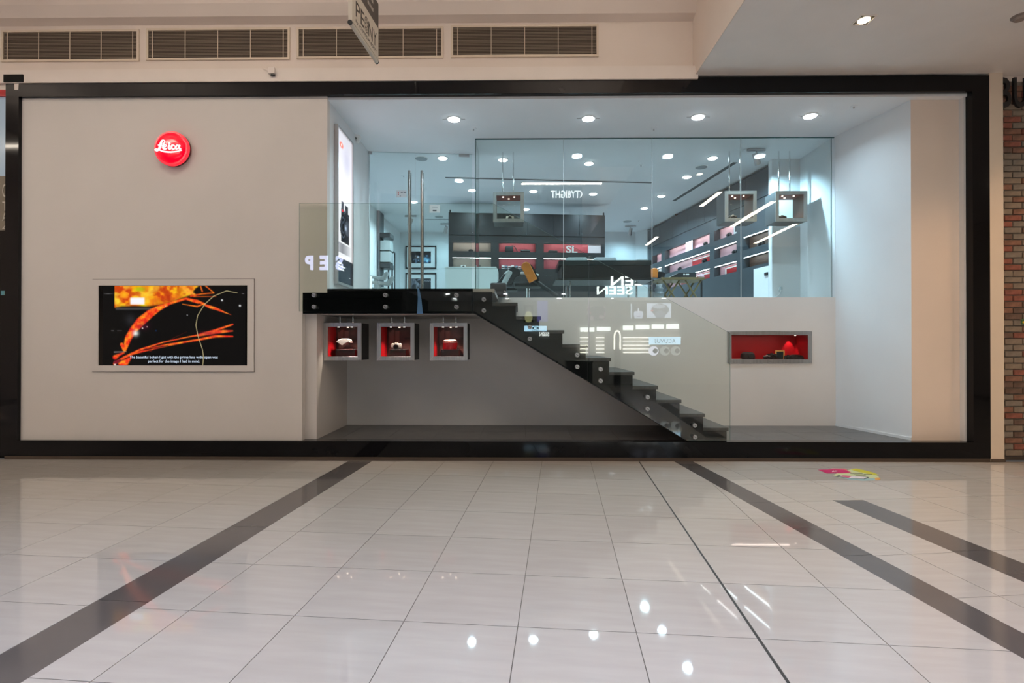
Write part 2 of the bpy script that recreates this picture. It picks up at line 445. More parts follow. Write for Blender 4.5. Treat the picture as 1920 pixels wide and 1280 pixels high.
# ================================================================== PORTAL FRAME AND FRONT WALLS
ZT0, ZT1 = Z(175.5, 0), Z(146.8, 0)           # top band
ZB0, ZB1 = Z(857, 0), Z(827.5, 0)           # bottom band
XL0, XL1 = X(8.5, 0), X(33, 0)
XR0, XR1 = X(1825, 0), X(1857, 0)
ZTR0 = Z(166, 0, 1800); ZTR1 = Z(143, 0, 1800)
struct('trim_1', MB().prism([(XL1, ZT0), (XR0, ZT0), (XR0, ZT1+.0), (X(1750, 0), ZT1+.01), (X(1500, 0), ZT1), (XL1, ZT1)], 0.0, 0.075), M_black)
struct('trim_2', MB().box(XL0, XR1, 0.0, 0.14, ZB0, ZB1), M_black)
struct('trim_3', MB().box(XL0, XL1, 0.0, 0.14, ZB1, ZT1), M_black)
struct('trim_4', MB().box(XR0, XR1, 0.0, 0.14, ZB1, ZT1), M_black)
jb = MB().box(XL0, X(45, 0), -0.030, -0.0005, ZT1 - .02, ZT1 + 0.075)
struct('trim_5', jb, mat('matt_black_end_cap', (.007, .007, .007), .6, spec=.1))
struct('trim_6', MB().prism([(X(25.5, 0), ZT1+.004), (X(33.5, 0), ZT1+.004), (X(32.5, 0), Z(163, 0)), (X(25.5, 0), Z(163, 0))], -0.003, -0.0002), M_ledge)

YP = 0.045                                   # face of the big white panel
xr_up, xr_dn, zn = X(613, YP), X(567, YP), Z(548, YP)
wl = MB().prism([(XL1-.05, ZB0), (xr_dn, ZB0), (xr_dn, zn), (xr_up, zn), (xr_up, ZT1), (XL1-.05, ZT1)], YP, YP + 0.09)
struct('wall_front_left', wl, M_wall)
ZF = 0.232                                   # entrance platform
YB = 1.33                                    # face of the stair back wall and glass line
ZU = Z(541, 0.06)                            # upper shop floor / landing top
ZC = 4.56                                    # shop ceiling
XN = X(594, 0.145)                           # niche left wall
# set-back strip beside the niche and the niche wall itself
struct('wall_niche_left', MB().box(xr_dn - 0.02, XN, 0.145, YB, ZF, Z(588, .06)), M_wall)
# return wall above the landing
struct('wall_left', MB().box(xr_up - 0.12, xr_up, YP + 0.09, 1.95, ZU, ZC), M_white)
# shop left wall further in, with the jog
struct('wall_shop_left', MB().box(-3.42, -3.30, 1.95, 7.95, ZU, ZC), M_white)
struct('wall_jog_left', MB().box(-3.42, xr_up - 0.12, 1.88, 1.95, ZU, ZC), M_white)
# entrance platform
plat = struct('floor_entrance', MB().box(xr_dn, XR0 + .1, 0.14, YB + 0.1, 0.0, ZF - 0.005), M_grout)
for i in range(-5, 11):
    for j in range(2):
        x0 = max(XN, i * 0.6 + 0.1); x1 = min(XR0, i * 0.6 + 0.7 - 0.003)
        if x1 - x0 < 0.05: continue
        y0 = 0.141 + j * 0.6; y1 = min(YB, y0 + 0.597)
        MB().box(x0, x1, y0, y1, ZF - 0.006, ZF).build('tile', M_dkfloor, plat)
# stair back wall with the opening of the red showcase
SH = dict(x0=X(1364, YB), x1=X(1521.5, YB), z0=Z(680.5, YB, 1440), z1=Z(621, YB, 1440))
xs = X(1568, YB); e = 0.02
bw = MB()
bw.box(XN - .1, SH['x0'] + e, YB, YB + .1, 0, ZU).box(SH['x1'] - e, xs + .3, YB, YB + .1, 0, ZU)
bw.box(SH['x0'] + e, SH['x1'] - e, YB, YB + .1, 0, SH['z0'] + e).box(SH['x0'] + e, SH['x1'] - e, YB, YB + .1, SH['z1'] - e, ZU)
M_back = mat('stair_wall_paint', (0.76, 0.74, 0.72), 0.55, var=0.02, scale=2)
struct('wall_stair', bw, M_back, raw=True)
# upper floor
up = MB().box(-3.42, 6.0, YB + 0.1, 8.0, ZU - 0.2, ZU)
up.box(xr_dn - 0.02, X(927, .06), 0.075, YB + .1, ZU - 0.05, ZU).box(xr_dn - 0.02, X(900, .06), 0.085, YB, Z(588, .06), ZU - 0.05)
struct('floor_upper', up, [M_grey])
# right splayed wall, beige return
pA = at_y(1562, 258, YB); xsp = X(1709, 0.17)
sp = MB().prism([(xs - .01, YB + .1), (xs - .01, YB), (xsp, 0.17), (xsp, 0.25), (xs + .25, YB + .2)], 0.0, ZC, 'z')
struct('wall_right', sp, M_white)
struct('wall_right_front', MB().box(xsp, XR0 + 0.05, 0.17, 0.25, 0, ZC + .1), M_beige)
struct('wall_right_return', MB().box(X(1803, .14), XR0 + 0.06, 0.10, 0.17, ZB1, ZC + .05), M_white)
struct('baseboard_right', MB().prism([(xs - .02, YB - .002), (xs - .02, YB - .02), (xsp - .015, 0.165), (xsp, 0.168)], ZF, ZF + 0.035, 'z'), M_white)
# shop side wall behind the glass, wall end and shelf wall
SA = Vector((X(1448, 2.42), 2.42)); SB = Vector((X(1216, 7.6), 7.6))     # foot line of the wall unit
struct('wall_shop_right', MB().prism([(xs - .02, YB + .1), (xs - .02, 2.28), (X(1448, 2.28), 2.28), (X(1448, 2.28), 2.40), (xs + .3, 2.4), (xs + .3, YB + .1)], ZU, ZC, 'z'), M_white)
struct('wall_shelf_side', MB().prism([(SA.x + .45, SA.y), (SB.x + .45, SB.y), (3.30, 8.0), (3.42, 8.0), (SB.x + .6, SB.y), (SA.x + .6, SA.y)], ZU, ZC, 'z'), M_white)
struct('wall_shop_corner', MB().prism([(X(1191, 8.0), 7.95), (SB.x - .02, SB.y + .06), (SB.x + .5, SB.y + .06), (X(1191, 8.0) + .3, 7.99)], ZU, ZC, 'z'), M_white)
struct('wall_back', MB().box(-3.5, 4.2, 7.95, 8.05, ZU, ZC), M_white)
struct('ceiling_shop', MB().box(-3.5, 6.05, 0.078, 8.05, ZC, ZC + 0.1), M_ceil)

# ================================================================== UPPER WALL, LOUVRES, DROPPED CEILING
ZL0, ZL1 = Z(149, -.02), Z(125, -.02)
BX = X(1305, 0.0, 138)
ZD = Z(140, 0.0, 1400)
struct('trim_7', MB().box(-9, BX + .02, -0.02, 0.14, ZL0 - 0.002, ZL1), M_ledge)
struct('wall_upper', MB().box(-9, BX + .02, 0.08, 0.4, ZL1 - .2, 6.9), M_beige)
zc0 = Z(40, .05); zc1 = Z(-40, -.4)
struct('trim_8', MB().prism([(0.085, zc0), (-0.03, zc0 + 0.04), (-0.10, zc0 + 0.16), (-0.12, 6.9), (0.085, 6.9)], -9, BX, 'x'), M_beige)
struct('ceiling', MB().box(-13, 13, -16, 0.4, 6.9, 7.0), M_drop)
struct('ceiling_dropped', MB().box(BX, 13, -8.8, 0.13, ZD, 6.9), [M_drop])
# bulkhead side is painted like the wall
struct('wall_bulkhead', MB().box(BX - 0.012, BX, -8.8, 0.08, ZD, 6.9), M_beige)
struct('wall_mall_left', MB().box(-13.1, -13, -16, 0.3, 0, 6.9), M_beige)
struct('wall_mall_right', MB().box(13, 13.1, -16, 0.3, 0, 6.9), M_beige)

def louvre(px0, px1, py0, py1, cx, label):
    """px0..px1 / py0..py1: outer frame"""
    y = 0.08
    x0, x1 = X(px0, y), X(px1, y); z1, z0 = at_y(cx, py0, y).z, at_y(cx, py1, y).z
    t = thing('air_grille', label, 'grille', ((x0+x1)/2, y, z0), group='air grilles above the shopfront')
    b = 0.026
    fr = MB()
    for (a0, a1, c0, c1) in ((x0, x1, z0, z0+b), (x0, x1, z1-b, z1), (x0, x0+b, z0+b, z1-b), (x1-b, x1, z0+b, z1-b)): fr.box(a0, a1, y-0.018, y, c0, c1)
    fr.build('grille_frame', M_louvreframe, t)
    MB().box(x0+b, x1-b, y-0.001, y, z0+b, z1-b).build('grille_back', M_slatback, t)
    sl = MB(); n = 19; h = (z1-z0-2*b)/n
    for k in range(n):
        zz = z0+b+h*k
        sl.add([(x0+b, y-.012, zz+h*.12), (x1-b, y-.012, zz+h*.12), (x1-b, y-.002, zz+h*.62), (x0+b, y-.002, zz+h*.62),
                (x0+b, y-.012, zz+h*.0), (x1-b, y-.012, zz+h*.0), (x1-b, y-.002, zz+h*.50), (x0+b, y-.002, zz+h*.50)],
               [(0,1,2,3), (7,6,5,4), (0,4,5,1), (3,2,6,7), (0,3,7,4), (1,5,6,2)])
    o = sl.build('louvre_blades', M_slat, t, raw=True); o['kind'] = 'stuff'
    for f in (0.045, 0.273, 0.5, 0.727, 0.955):
        xx = x0 + (x1-x0)*f; MB().box(xx-.004, xx+.004, y-.015, y-.011, z0+b, z1-b).build('mullion', M_louvreframe, t)
louvre(1.5, 260, 57, 116, 130, 'leftmost of the four long beige air grilles, with a dark dirt stain')
louvre(273.5, 543, 53.5, 113, 408, 'second long beige air grille from the left above the red round sign')
louvre(556, 831, 51.5, 110, 693, 'third beige air grille from the left, partly behind the hanging blade sign')
louvre(845.5, 1122.5, 47.5, 107.5, 984, 'rightmost of the four long beige air grilles, beside the bulkhead')

# small wall box on the ledge
y = -0.02
t = thing('junction_box', 'small cream electrical box with a torn cable stub on the ledge above the black frame', 'box', at_y(510, 140, y))
x0, x1 = X(504, y), X(516.5, y); z0, z1 = Z(140.5, y, 510), Z(129, y, 510)
MB().box(x0, x1, y-.045, y, z0, z1).build('box_body', M_ledge, t, bevel=.003)
MB().tube((x0, y-.02, (z0+z1)/2), (x0-.07, y-.025, (z0+z1)/2+.03), .007).build('cable_stub', M_ledge, t)
MB().box(x0+.03, x1-.01, y-.03, y-.001, z0-.02, z0).build('cable_gland', M_blk, t)

# ================================================================== ROOM TO THE RIGHT: COLUMN, BRICKS, LETTERS ; TO THE LEFT: NEIGHBOUR
xc0, xc1 = XR1, X(1882.5, 0.0)
struct('wall_column_right', MB().box(xc0, xc1, 0.0, 0.5, 0, ZD), M_column)
struct('baseboard_column', MB().box(xc0 + .002, xc1 + .004, -0.006, 0.0, 0, 0.035), mat('scuffed_brown_skirting', (0.12, 0.09, 0.07), 0.6))
YBR = 0.10
zb0, zb1 = 0.05, ZD - 0.05
bwall = struct('wall_brick', MB().box(xc1, 9.5, YBR + .012, YBR + .3, 0, ZD), M_mortar)
struct('baseboard_brick', MB().box(xc1, 9.5, YBR - 0.012, YBR + .01, 0, 0.05), mat('dark_skirting', (0.07, 0.055, 0.045), 0.6))
struct('trim_9', MB().box(xc1, 9.5, YBR - 0.015, YBR + .01, ZD - .06, ZD), M_ledge)
BR = [mat('brick_red', (0.24, 0.085, 0.06), 0.8, var=0.35, scale=14, bump=.3), mat('brick_rust', (0.215, 0.11, 0.075), 0.8, var=0.4, scale=12, bump=.3),
      mat('brick_buff', (0.225, 0.18, 0.14), 0.85, var=0.2, scale=12, bump=.3), mat('brick_grey', (0.205, 0.175, 0.145), 0.85, var=0.2, scale=14, bump=.3),
      mat('brick_brown', (0.135, 0.085, 0.065), 0.85, var=0.35, scale=12, bump=.3)]
rnd = random.Random(3)
ch, bl, jt = 0.0775, 0.225, 0.012
bm_shared = {}
def brick_mesh(w, k):
    key = (round(w, 3), k)
    if key not in bm_shared:
        o = MB().box(-w/2, w/2, -.014, .014, -ch/2+jt/2, ch/2-jt/2).build('brick', BR[k], None, bevel=.005); bm_shared[key] = o.data; bpy.data.objects.remove(o)
    return bm_shared[key]
far = MB(); nb = 0
for r_ in range(int((zb1 - zb0) / ch)):
    z = zb0 + ch*(r_+.5); xx = xc1 - (0.02 if r_ % 2 else 0.13) - bl
    while xx < 8.8:
        a, b_ = max(xx, xc1 + .002), xx + bl - jt; xx += bl
        if b_ - a < 0.03: continue
        k = rnd.choices(range(5), (3, 3, 5, 4, 2))[0]
        if a < 6.95 and nb < 296:
            o = bpy.data.objects.new('brick', brick_mesh(b_ - a, k)); COL.objects.link(o)
            o.location = ((a+b_)/2, YBR + rnd.uniform(-.002, .003), z); o.parent = bwall; nb += 1
        else: far.box(a, b_, YBR - .014, YBR + .014, z-ch/2+jt/2, z+ch/2-jt/2)
o = far.build('distant_bricks', BR[1], bwall, raw=True); o['kind'] = 'stuff'
# letters B U
t = thing('wall_lettering', 'large black raised letters at the top of the brick wall beside the cream column', 'sign', (X(1900, YBR), YBR, Z(203, YBR, 1900)))
M_ltr = mat('matt_black_letter', (0.012, 0.012, 0.013), 0.5)
zt, zz0 = Z(146, YBR-.03, 1900), Z(202, YBR-.03, 1900)
for ch_, px0, px1 in (('B', 1871, 1897), ('U', 1901.5, 1927)):
    x0, x1 = X(px0, YBR-.03), X(px1, YBR-.03)
    text_mb(ch_, lambda u, v, q: (x0+u, YBR-.045+q, zz0+v), .03, (x1-x0, zt-zz0), bold=.015).build('letter', M_ltr, t)
MB().box(X(1915, YBR-.02, 604), X(1930, YBR-.02), YBR-.022, YBR-.015, Z(608, YBR, 1915), Z(598, YBR, 1915)).build('small_notice', mat('green_card', (0.05, 0.12, 0.05), .5), None)
tag(bpy.data.objects['small_notice'], 'tiny green and yellow notice stuck on the brick wall', 'notice')
o = bpy.data.objects['small_notice']; MB().tube((X(1919, YBR-.02), YBR-.0235, Z(604, YBR, 1919)), (X(1919, YBR-.02), YBR-.0225, Z(604, YBR, 1919)), .014).build('yellow_dot', mat('yellow_ink', (.75, .5, .02), .5), o)

# neighbour on the left
yn = 0.06
t = thing('neighbour_shopfront', 'edge of a neighbouring shopfront left of the black frame, frosted lettered panel over black', 'shopfront', (-7.2, yn, 0))
xe = XL0 - 0.004
zz = lambda py: Z(py, yn, 5)
MB().box(-8.8, xe, yn, yn+.018, 0, zz(432)).build('lower_panel', M_black, t)
MB().box(-8.8, xe, yn, yn+.018, zz(432), zz(330)).build('lettered_panel', mat('olive_frosted_panel', (0.20, 0.17, 0.13), .3), t)
MB().box(-8.8, xe, yn, yn+.018, zz(330), zz(182)).build('frosted_pane', mat('blue_frosted_pane', (0.33, 0.42, 0.50), .2, emit=(.35, .5, .65), estr=.18), t)
MB().box(-8.8, xe, yn-.03, yn+.018, zz(182), zz(170)).build('red_band', M_red, t)
MB().box(-8.8, xe, yn-.03, yn+.018, zz(170), ZL0-.003).build('fascia', M_ledge, t)
MB().box(xe-.012, xe, yn-.02, yn, zz(432), zz(155)).build('edge_strip', M_ledge, t)
M_lt = mat('pale_letter', (0.62, 0.58, 0.50), .5)
for s, p0, p1 in (('O', 370, 345), ('T', 395, 378), ('A', 414, 399), ('4', 434, 420)):
    h = zz(p1) - zz(p0)
    text_mb(s, lambda u, v, q: (xe - .085 + u, yn - .008 + q, zz(p0) + v), .007, (.065, h)).build('letter', M_lt, t)
MB().box(xe-.10, xe-.012, yn-.006, yn, zz(553), zz(545)).build('sticker', mat('blue_sticker', (.10, .30, .38), .5), t)
MB().box(xe-.05, xe-.02, yn-.008, yn-.006, zz(552), zz(548)).build('sticker_stripe', mat('yellow_ink', (.75, .5, .02), .5), t)

# ================================================================== STAIRS, LANDING FASCIA
YS = 0.055
q = lambda px, py, y=YS: (at_y(px, py, y).x, at_y(px, py, y).z)
stair = thing('staircase', 'black granite staircase climbing from the entrance platform to the raised shop floor', 'staircase', at_y(1366, 829, YS))
xb, zb_ = q(1366, 802.5); xt, zt_ = q(927, 541)
NR = 11; RISE = (ZU - ZF) / NR; GO = (xb - xt) / 10
nose = lambda i: (xb - GO * i, ZF + RISE * (i + 1))          # i-th tread from the bottom; i = 10 is the landing
TT, OV = 0.043, 0.024
sp0 = (q(1290, 829)[0], ZF); sp1 = q(890, 588)
poly = [(sp0[0], ZF), (nose(0)[0] - OV, ZF)]
for i in range(0, 11):
    x, z = nose(i)
    poly += [(x - OV, z - TT), (x - GO - OV if i < 10 else x - OV, z - TT)] if i < 10 else [(x - OV, ZU - TT)]
poly += [(sp1[0] - .02, ZU - TT), (sp1[0] - .02, sp1[1]), sp1]
MB().prism(poly, YS, YS + 0.02).build('stringer', M_fascia, stair, raw=False)
for i in range(10):
    x, z = nose(i)
    MB().box(x - GO - OV, x, YS - .004, YB - .002, z - TT, z).build('tread', M_step, stair, bevel=.003)
    MB().box(x - OV - .02, x - OV, YS + .02, YB - .002, z - RISE, z - TT).build('riser', M_step, stair)
dx, dz = sp1[0] - sp0[0], sp1[1] - sp0[1]; ln = math.hypot(dx, dz); nx, nz = dz / ln * .04, -dx / ln * .04
if nz < 0: nx, nz = -nx, -nz
MB().prism([sp0, sp1, (sp1[0] + nx, sp1[1] + nz), (sp0[0] + nx, max(ZF, sp0[1] + nz))], YS + .02, YB - .004).build('soffit', M_grey, stair)

fas = thing('landing_fascia', 'black glossy fascia band along the front edge of the raised landing', 'fascia', at_y(567, 588, YS))
(x0, z0), (x1, z1), (x2, z2) = q(567, 588), q(613, 548), q(927, 541)
xj = [x0, q(684, 560)[0], q(789, 560)[0], sp1[0] - .021]
for i in range(3):
    a, b = xj[i] + .001, xj[i+1] - .001
    if i == 0: pl = [(a, z0), (b, z0), (b, ZU + .002), (x1, ZU + .002), (x1, zn - .001), (a, zn - .001)]
    else: pl = [(a, z0), (b, z0), (b, ZU + .002), (a, ZU + .002)]
    MB().prism(pl, YS, YS + .02).build('fascia_panel', M_fascia, fas)
MB().box(sp1[0] - .021, nose(10)[0], YS + .021, 0.4, ZU - TT, ZU + .002).build('landing_nosing', M_step, fas)
MB().prism([q(782, 588), q(793, 588), q(790, 560), q(786, 541), q(782.5, 541), q(783.5, 560)], YS - .003, YS - .0005).build('blue_curved_mark', mat('blue_film', (0.10, 0.22, 0.45), .3), fas)

# ================================================================== GLASS BALUSTRADE
YG0, YG1 = -0.004, 0.008
bal = thing('glass_balustrade', 'frameless glass balustrade bolted in front of the landing fascia and the black stairs', 'balustrade', at_y(561, 583, 0))
g = lambda px, py: (at_y(px, py, 0).x, at_y(px, py, 0).z)
hs = .0015
def pane(poly, parent, y0, y1, m, medge, name='glass_pane'):
    mb = MB(); mb.prism(poly, y0, y1, 'y', 0, 1); return mb.build(name, [m, medge], parent)
slope = lambda px: 380 + (px - 924) * 0.5495
zb1p = lambda px: 583 + (px - 889) * (826 - 583) / (1288 - 889)
pane([g(561, 583.5), g(884.3, 583.5), g(884.3, 381), g(561, 381)], bal, YG0, YG1, M_glassA, M_gedge)
pane([g(886, 583.5), g(889, 583.5), g(1103, zb1p(1103)), g(1103, slope(1103)), g(924, 381), g(886, 381)], bal, YG0, YG1, M_glassA, M_gedge)
pane([g(1105, zb1p(1105)), g(1288, 826), g(1369, 826), g(1369, slope(1369)), g(1105, slope(1105))], bal, YG0, YG1, M_glassA, M_gedge)
so = None
for px, py in ((588, 553), (588, 575), (722, 553), (722, 575), (855.5, 553), (855.5, 575), (907, 561), (907, 582), (993.5, 613), (993.5, 635), (1082.5, 665.5), (1082.5, 687.5),
               (1126.5, 692), (1126.5, 714), (1214.5, 744.5), (1214.5, 766.5), (1303, 797.5), (1303.5, 819.5)):
    c = at_y(px, py, -.01)
    if so is None:
        so = MB().tube((0, -.014, 0), (0, YS - .006, 0), .027, 20).build('standoff_bolt', M_steel, bal, bevel=.003, local=True, smooth=True); so.location = c - bal.location; so.location.y = 0 - bal.location.y
        slot = MB().box(-.016, .016, -.0155, -.0139, -.003, .003).build('bolt_slot', M_blk, so, local=True)
        slot.rotation_euler = (0, R(35), 0)
    else:
        o = copy_tree(so); o.location = c - bal.location; o.location.y = 0 - bal.location.y

# ================================================================== GLASS PARTITION AND DOORS
win = structure_root('window_1', at_y(891, 557, YB))
gy0, gy1 = YB + .02, YB + .032
ztop, zbot = ZC, ZU + .0
xsj = [891, 1057, 1223.5, 1391, 1562.5]
for a, b in zip(xsj, xsj[1:]):
    xa, xb_ = X(a, YB) + .002, X(b, YB) - .002
    MB().prism([(xa, zbot), (xb_, zbot), (xb_, ztop), (xa, ztop)], gy0, gy1, 'y', 0, 1).build('glass_pane', [M_glassB, M_gedge2], win)
for a in xsj[1:4]: MB().box(X(a, YB) - .003, X(a, YB) + .003, gy0 - .001, gy1 + .001, zbot, ztop).build('silicone_joint', M_sil, win)
MB().box(X(891, YB), xs, gy0 - .004, gy1 + .004, ztop - .012, ztop).build('head_channel', M_gedge2, win)
YD = 1.86
x891 = X(891, YB)
xl = xr_up + .006
RD = R(5.0)
def du(px, py=500):                        # (u, z) of the slightly splayed door plane
    d = ray(px, py); c, s_ = math.cos(RD), math.sin(RD)
    a = np.array([[d.x, -c], [d.y, -s_]]); b = np.array([xl - CAM.x, YD - CAM.y]); k, u = np.linalg.solve(a, b)
    return u, CAM.z + d.z*k - ZU
YD2 = YD + (x891 - xl) * math.tan(RD)
MB().prism([(gy1, zbot), (YD2, zbot), (YD2, ztop), (gy1, ztop)], x891 - .004, x891 + .008, 'x', 0, 1).build('glass_pane', [M_glassB, M_gedge2], win)
MB().box(x891 - .012, x891 - .005, YD2 - .012, YD2 - .001, ZU, ZC - .03).build('corner_seal', M_offw, win)

door = structure_root('door_1', (xl, YD, ZU)); door.rotation_euler = (0, 0, RD)
um, ur_ = du(778.5)[0], du(885)[0]; hd, hc = du(778, 282.5)[1], ZC - ZU
def dpane(a, b, z0, z1, name='glass_pane'):
    MB().prism([(a, z0), (b, z0), (b, z1), (a, z1)], 0, .012, 'y', 0, 1).build(name, [M_glassB, M_gedge2], door, local=True)
dpane(.002, um - .003, .01, hd); dpane(um + .003, ur_, .01, hd); dpane(.002, ur_ + .04, hd + .004, hc, 'transom_pane')
for a, b in ((677.5, 697.5), (860.5, 880)):
    MB().box(du(a)[0], du(b)[0], -.012, .024, hd - .075, hd + .012).build('patch_fitting', M_clampmetal, door, bevel=.003, local=True)
for px in (768, 791.5):
    uh = du(px)[0]; ht = du(px, 322)[1]
    for yy in (-.06, .072): MB().tube((uh, yy, .12), (uh, yy, ht), .021, 16).build('door_handle', M_handle, door, smooth=True, local=True)
    for h_ in (.37, ht - .3): MB().tube((uh, -.06, h_), (uh, .072, h_), .009, 10).build('handle_fixing', M_chrome, door, local=True)

M_card = mat('white_card', (0.80, 0.81, 0.82), .6)
def sign_card(px0, px1, py0, py1, label):
    yy = YD + (X((px0+px1)/2, YD) - xl)*math.tan(RD) - .006
    t = thing('notice_card', label, 'notice', at_y((px0+px1)/2, py1, yy))
    x0, x1 = X(px0, yy), X(px1, yy); z0, z1 = Z(py1, yy, px0), Z(py0, yy, px0)
    MB().box(x0, x1, yy - .002, yy, z0, z1).build('card', M_card, t)
    return t, x0, x1, z0, z1, yy
t, x0, x1, z0, z1, yy = sign_card(743, 761.5, 357, 370, 'white notice with red dots stuck left of the long door handles')
for (u, v, w, m) in ((.2, .7, .05, 'r'), (.2, .45, .05, 'r'), (.55, .7, .1, 'k'), (.85, .7, .12, 'k'), (.4, .2, .05, 'k')):
    MB().box(x0+(x1-x0)*(u-w), x0+(x1-x0)*(u+w), yy-.0035, yy-.002, z0+(z1-z0)*(v-.06), z0+(z1-z0)*(v+.06)).build('printed_mark', mat('red_ink', (.6,.03,.05), .5) if m == 'r' else mat('grey_ink', (.25,.27,.3), .5), t)
t, x0, x1, z0, z1, yy = sign_card(804.5, 825, 384, 398.5, 'white opening notice stuck right of the long door handles')
text_mb('OPEN', lambda u, v, s: (x0+(x1-x0)*.27+u, yy-.0035+s*.0015, z0+(z1-z0)*.55+v), 1, ((x1-x0)*.48, (z1-z0)*.22)).build('lettering', mat('grey_ink', (.25,.27,.3), .5), t)
MB().box(x0+(x1-x0)*.33, x0+(x1-x0)*.68, yy-.0035, yy-.002, z0+(z1-z0)*.18, z0+(z1-z0)*.36).build('printed_mark', mat('dark_ink', (.06,.07,.08), .5), t)

# ================================================================== RED ROUND SIGN
t = thing('round_sign', 'round glowing red sign with a white handwritten name on the white wall', 'sign', at_y(320, 311, YP))
ys0 = -0.045
c = at_y(320.0, 277.3, ys0); rr = 32.6 / F_PX * (ys0 + 6.5)
M_redlit = mat('lit_red_acrylic', (0.55, 0.0, 0.02), .12, emit=(1.0, 0.0, 0.016), estr=.86)
M_redrim = mat('lit_red_rim', (0.6, 0.02, 0.04), .2, emit=(1.0, 0.025, 0.05), estr=.75)
MB().lathe((c.x, 0, c.z), [(0, ys0-.010), (rr*.5, ys0-.009), (rr*.86, ys0-.002), (rr*.88, ys0+.001)], 64, 'y').build('sign_face', M_redlit, t, smooth=True)
MB().lathe((c.x, 0, c.z), [(rr*.88, ys0+.001), (rr*.97, ys0+.002), (rr, ys0+.012), (rr, ys0+.045)], 64, 'y').build('sign_rim', M_redrim, t, smooth=True)
MB().lathe((c.x, 0, c.z), [(rr*1.0, ys0+.045), (rr*1.0, YP-.02)], 64, 'y').build('sign_body', mat('dark_red_can', (.06, .004, .006), .4), t, smooth=True)
MB().lathe((c.x, 0, c.z), [(rr*.8, YP-.02), (rr*.8, YP)], 40, 'y').build('backlight', glow('red_halo_glow', (1, .05, .06), 1.3), t)
sc_ = 1 / 11.64 / F_PX * (ys0 + 6.49)
fn = lambda x, y, tt: (c.x + (x - 712) * sc_, tt, c.z - (y - 655) * sc_)
M_whlit = glow('white_letter_glow', (1, .97, .98), 1.15)
mb = MB(); T0, T1 = ys0 - .016, ys0 - .003
stroke(mb, [(540,585,14),(575,562,20),(594,525,24),(585,497,22),(560,488,20),(530,505,30),(508,565,46),(490,635,50),(462,690,40),(415,724,22),(382,714,18),(380,692,16),(412,684,18),(465,702,26),(530,728,30),(620,748,34),(740,754,30),(860,740,20),(970,713,10)], fn, T0, T1)
stroke(mb, [(442,600,12),(490,592,20),(548,606,8)], fn, T0, T1)
stroke(mb, [(560,650,16),(610,636,18),(630,608,20),(600,590,22),(565,615,38),(560,665,40),(600,690,28),(648,668,14)], fn, T0, T1)
stroke(mb, [(676,612,14),(694,604,36),(684,655,40),(704,692,26),(738,676,14)], fn, T0, T1)
disc_xy(mb, (701, 560), 22, fn, T0, T1)
stroke(mb, [(812,625,26),(800,602,20),(762,606,34),(744,652,40),(780,692,26),(832,668,14)], fn, T0, T1)
stroke(mb, [(905,612,18),(872,600,26),(838,648,38),(852,690,28),(892,664,18),(918,612,22)], fn, T0, T1)
stroke(mb, [(925,596,30),(912,655,38),(926,692,26),(958,680,12)], fn, T0, T1)
mb.build('sign_lettering', M_whlit, t, raw=True)

# ================================================================== TELEVISION IN THE WALL
t = thing('wall_television', 'flush wall television in a white surround showing orange and black footage with a caption', 'television', at_y(324, 697, YP))
yt = YP - .016
u_ = lambda px, py, y=yt: (at_y(px, py, y).x, at_y(px, py, y).z)
(ox0, oz1), (ox1, oz0) = u_(172.5, 523.5), u_(475.5, 696.5)
(ix0, iz1), (ix1, iz0) = u_(184.3, 535), u_(463.3, 685)
for k, (a0, a1, c0, c1) in enumerate(((ox0, ox1, iz1, oz1), (ox0, ox1, oz0, iz0), (ox0, ix0, iz0, iz1), (ix1, ox1, iz0, iz1))):
    pass
sur = MB()
sur.prism([(ox0, oz0), (ox1, oz0), (ix1, iz0), (ix0, iz0)], yt, YP).prism([(ox0, oz1), (ix0, iz1), (ix1, iz1), (ox1, oz1)], yt, YP)
sur.prism([(ox0, oz0), (ix0, iz0), (ix0, iz1), (ox0, oz1)], yt, YP).prism([(ox1, oz0), (ox1, oz1), (ix1, iz1), (ix1, iz0)], yt, YP)
sur.build('surround', M_wall, t)
gp = MB(); k = .006
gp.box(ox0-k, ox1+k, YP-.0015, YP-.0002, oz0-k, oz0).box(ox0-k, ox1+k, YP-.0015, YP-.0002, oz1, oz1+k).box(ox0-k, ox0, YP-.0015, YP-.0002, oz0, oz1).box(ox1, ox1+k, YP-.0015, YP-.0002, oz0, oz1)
gp.build('painted_shadow_line', mat('shadow_line_brown', (.12, .09, .08), .8), t)  # flat dark strips paint the shade of the groove round the surround
MB().box(ix0, ix1, YP-.006, YP-.001, iz0, iz1).build('bezel', mat('tv_bezel_black', (.004, .004, .004), .12), t)
# the footage, in crop pixels 140..1765 x 148..1018
nu, nv = 320, 172
gx, gy = np.meshgrid(np.linspace(190, 1745, nu), np.linspace(150, 1018, nv))
img = np.zeros((nv, nu, 3)); img[:] = (4, 4, 5)
n1 = fbm(gx/90, gy/90, 1); n2 = fbm(gx/40, gy/40, 5); n3 = fbm(gx/160, gy/45, 9)
def blend(mask, colr):
    global img
    img = img*(1-mask[..., None]) + np.asarray(colr)*mask[..., None]
sm = lambda x, w=12: 1/(1+np.exp(-np.clip(x/w*3, -40, 40)))
inimg = sm(gx-318, 3)
lowb = np.interp(gx[0], [318, 400, 500, 700, 850, 1000, 1150, 1200, 1250], [388, 372, 368, 372, 352, 300, 250, 180, 140])[None, :]
fire = np.stack([235+25*n1, 70+150*np.clip(n1*1.5-.35, 0, 1)+40*n2, 5+30*n2], -1)
m = inimg*sm(lowb-gy, 14); blend(m, fire)
blend(m*np.exp(-((gx-600)/60)**2-((gy-185)/28)**2)*.8, (150, 200, 10)); blend(m*np.exp(-((gx-430)/50)**2-((gy-250)/45)**2)*.7, (255, 205, 30))
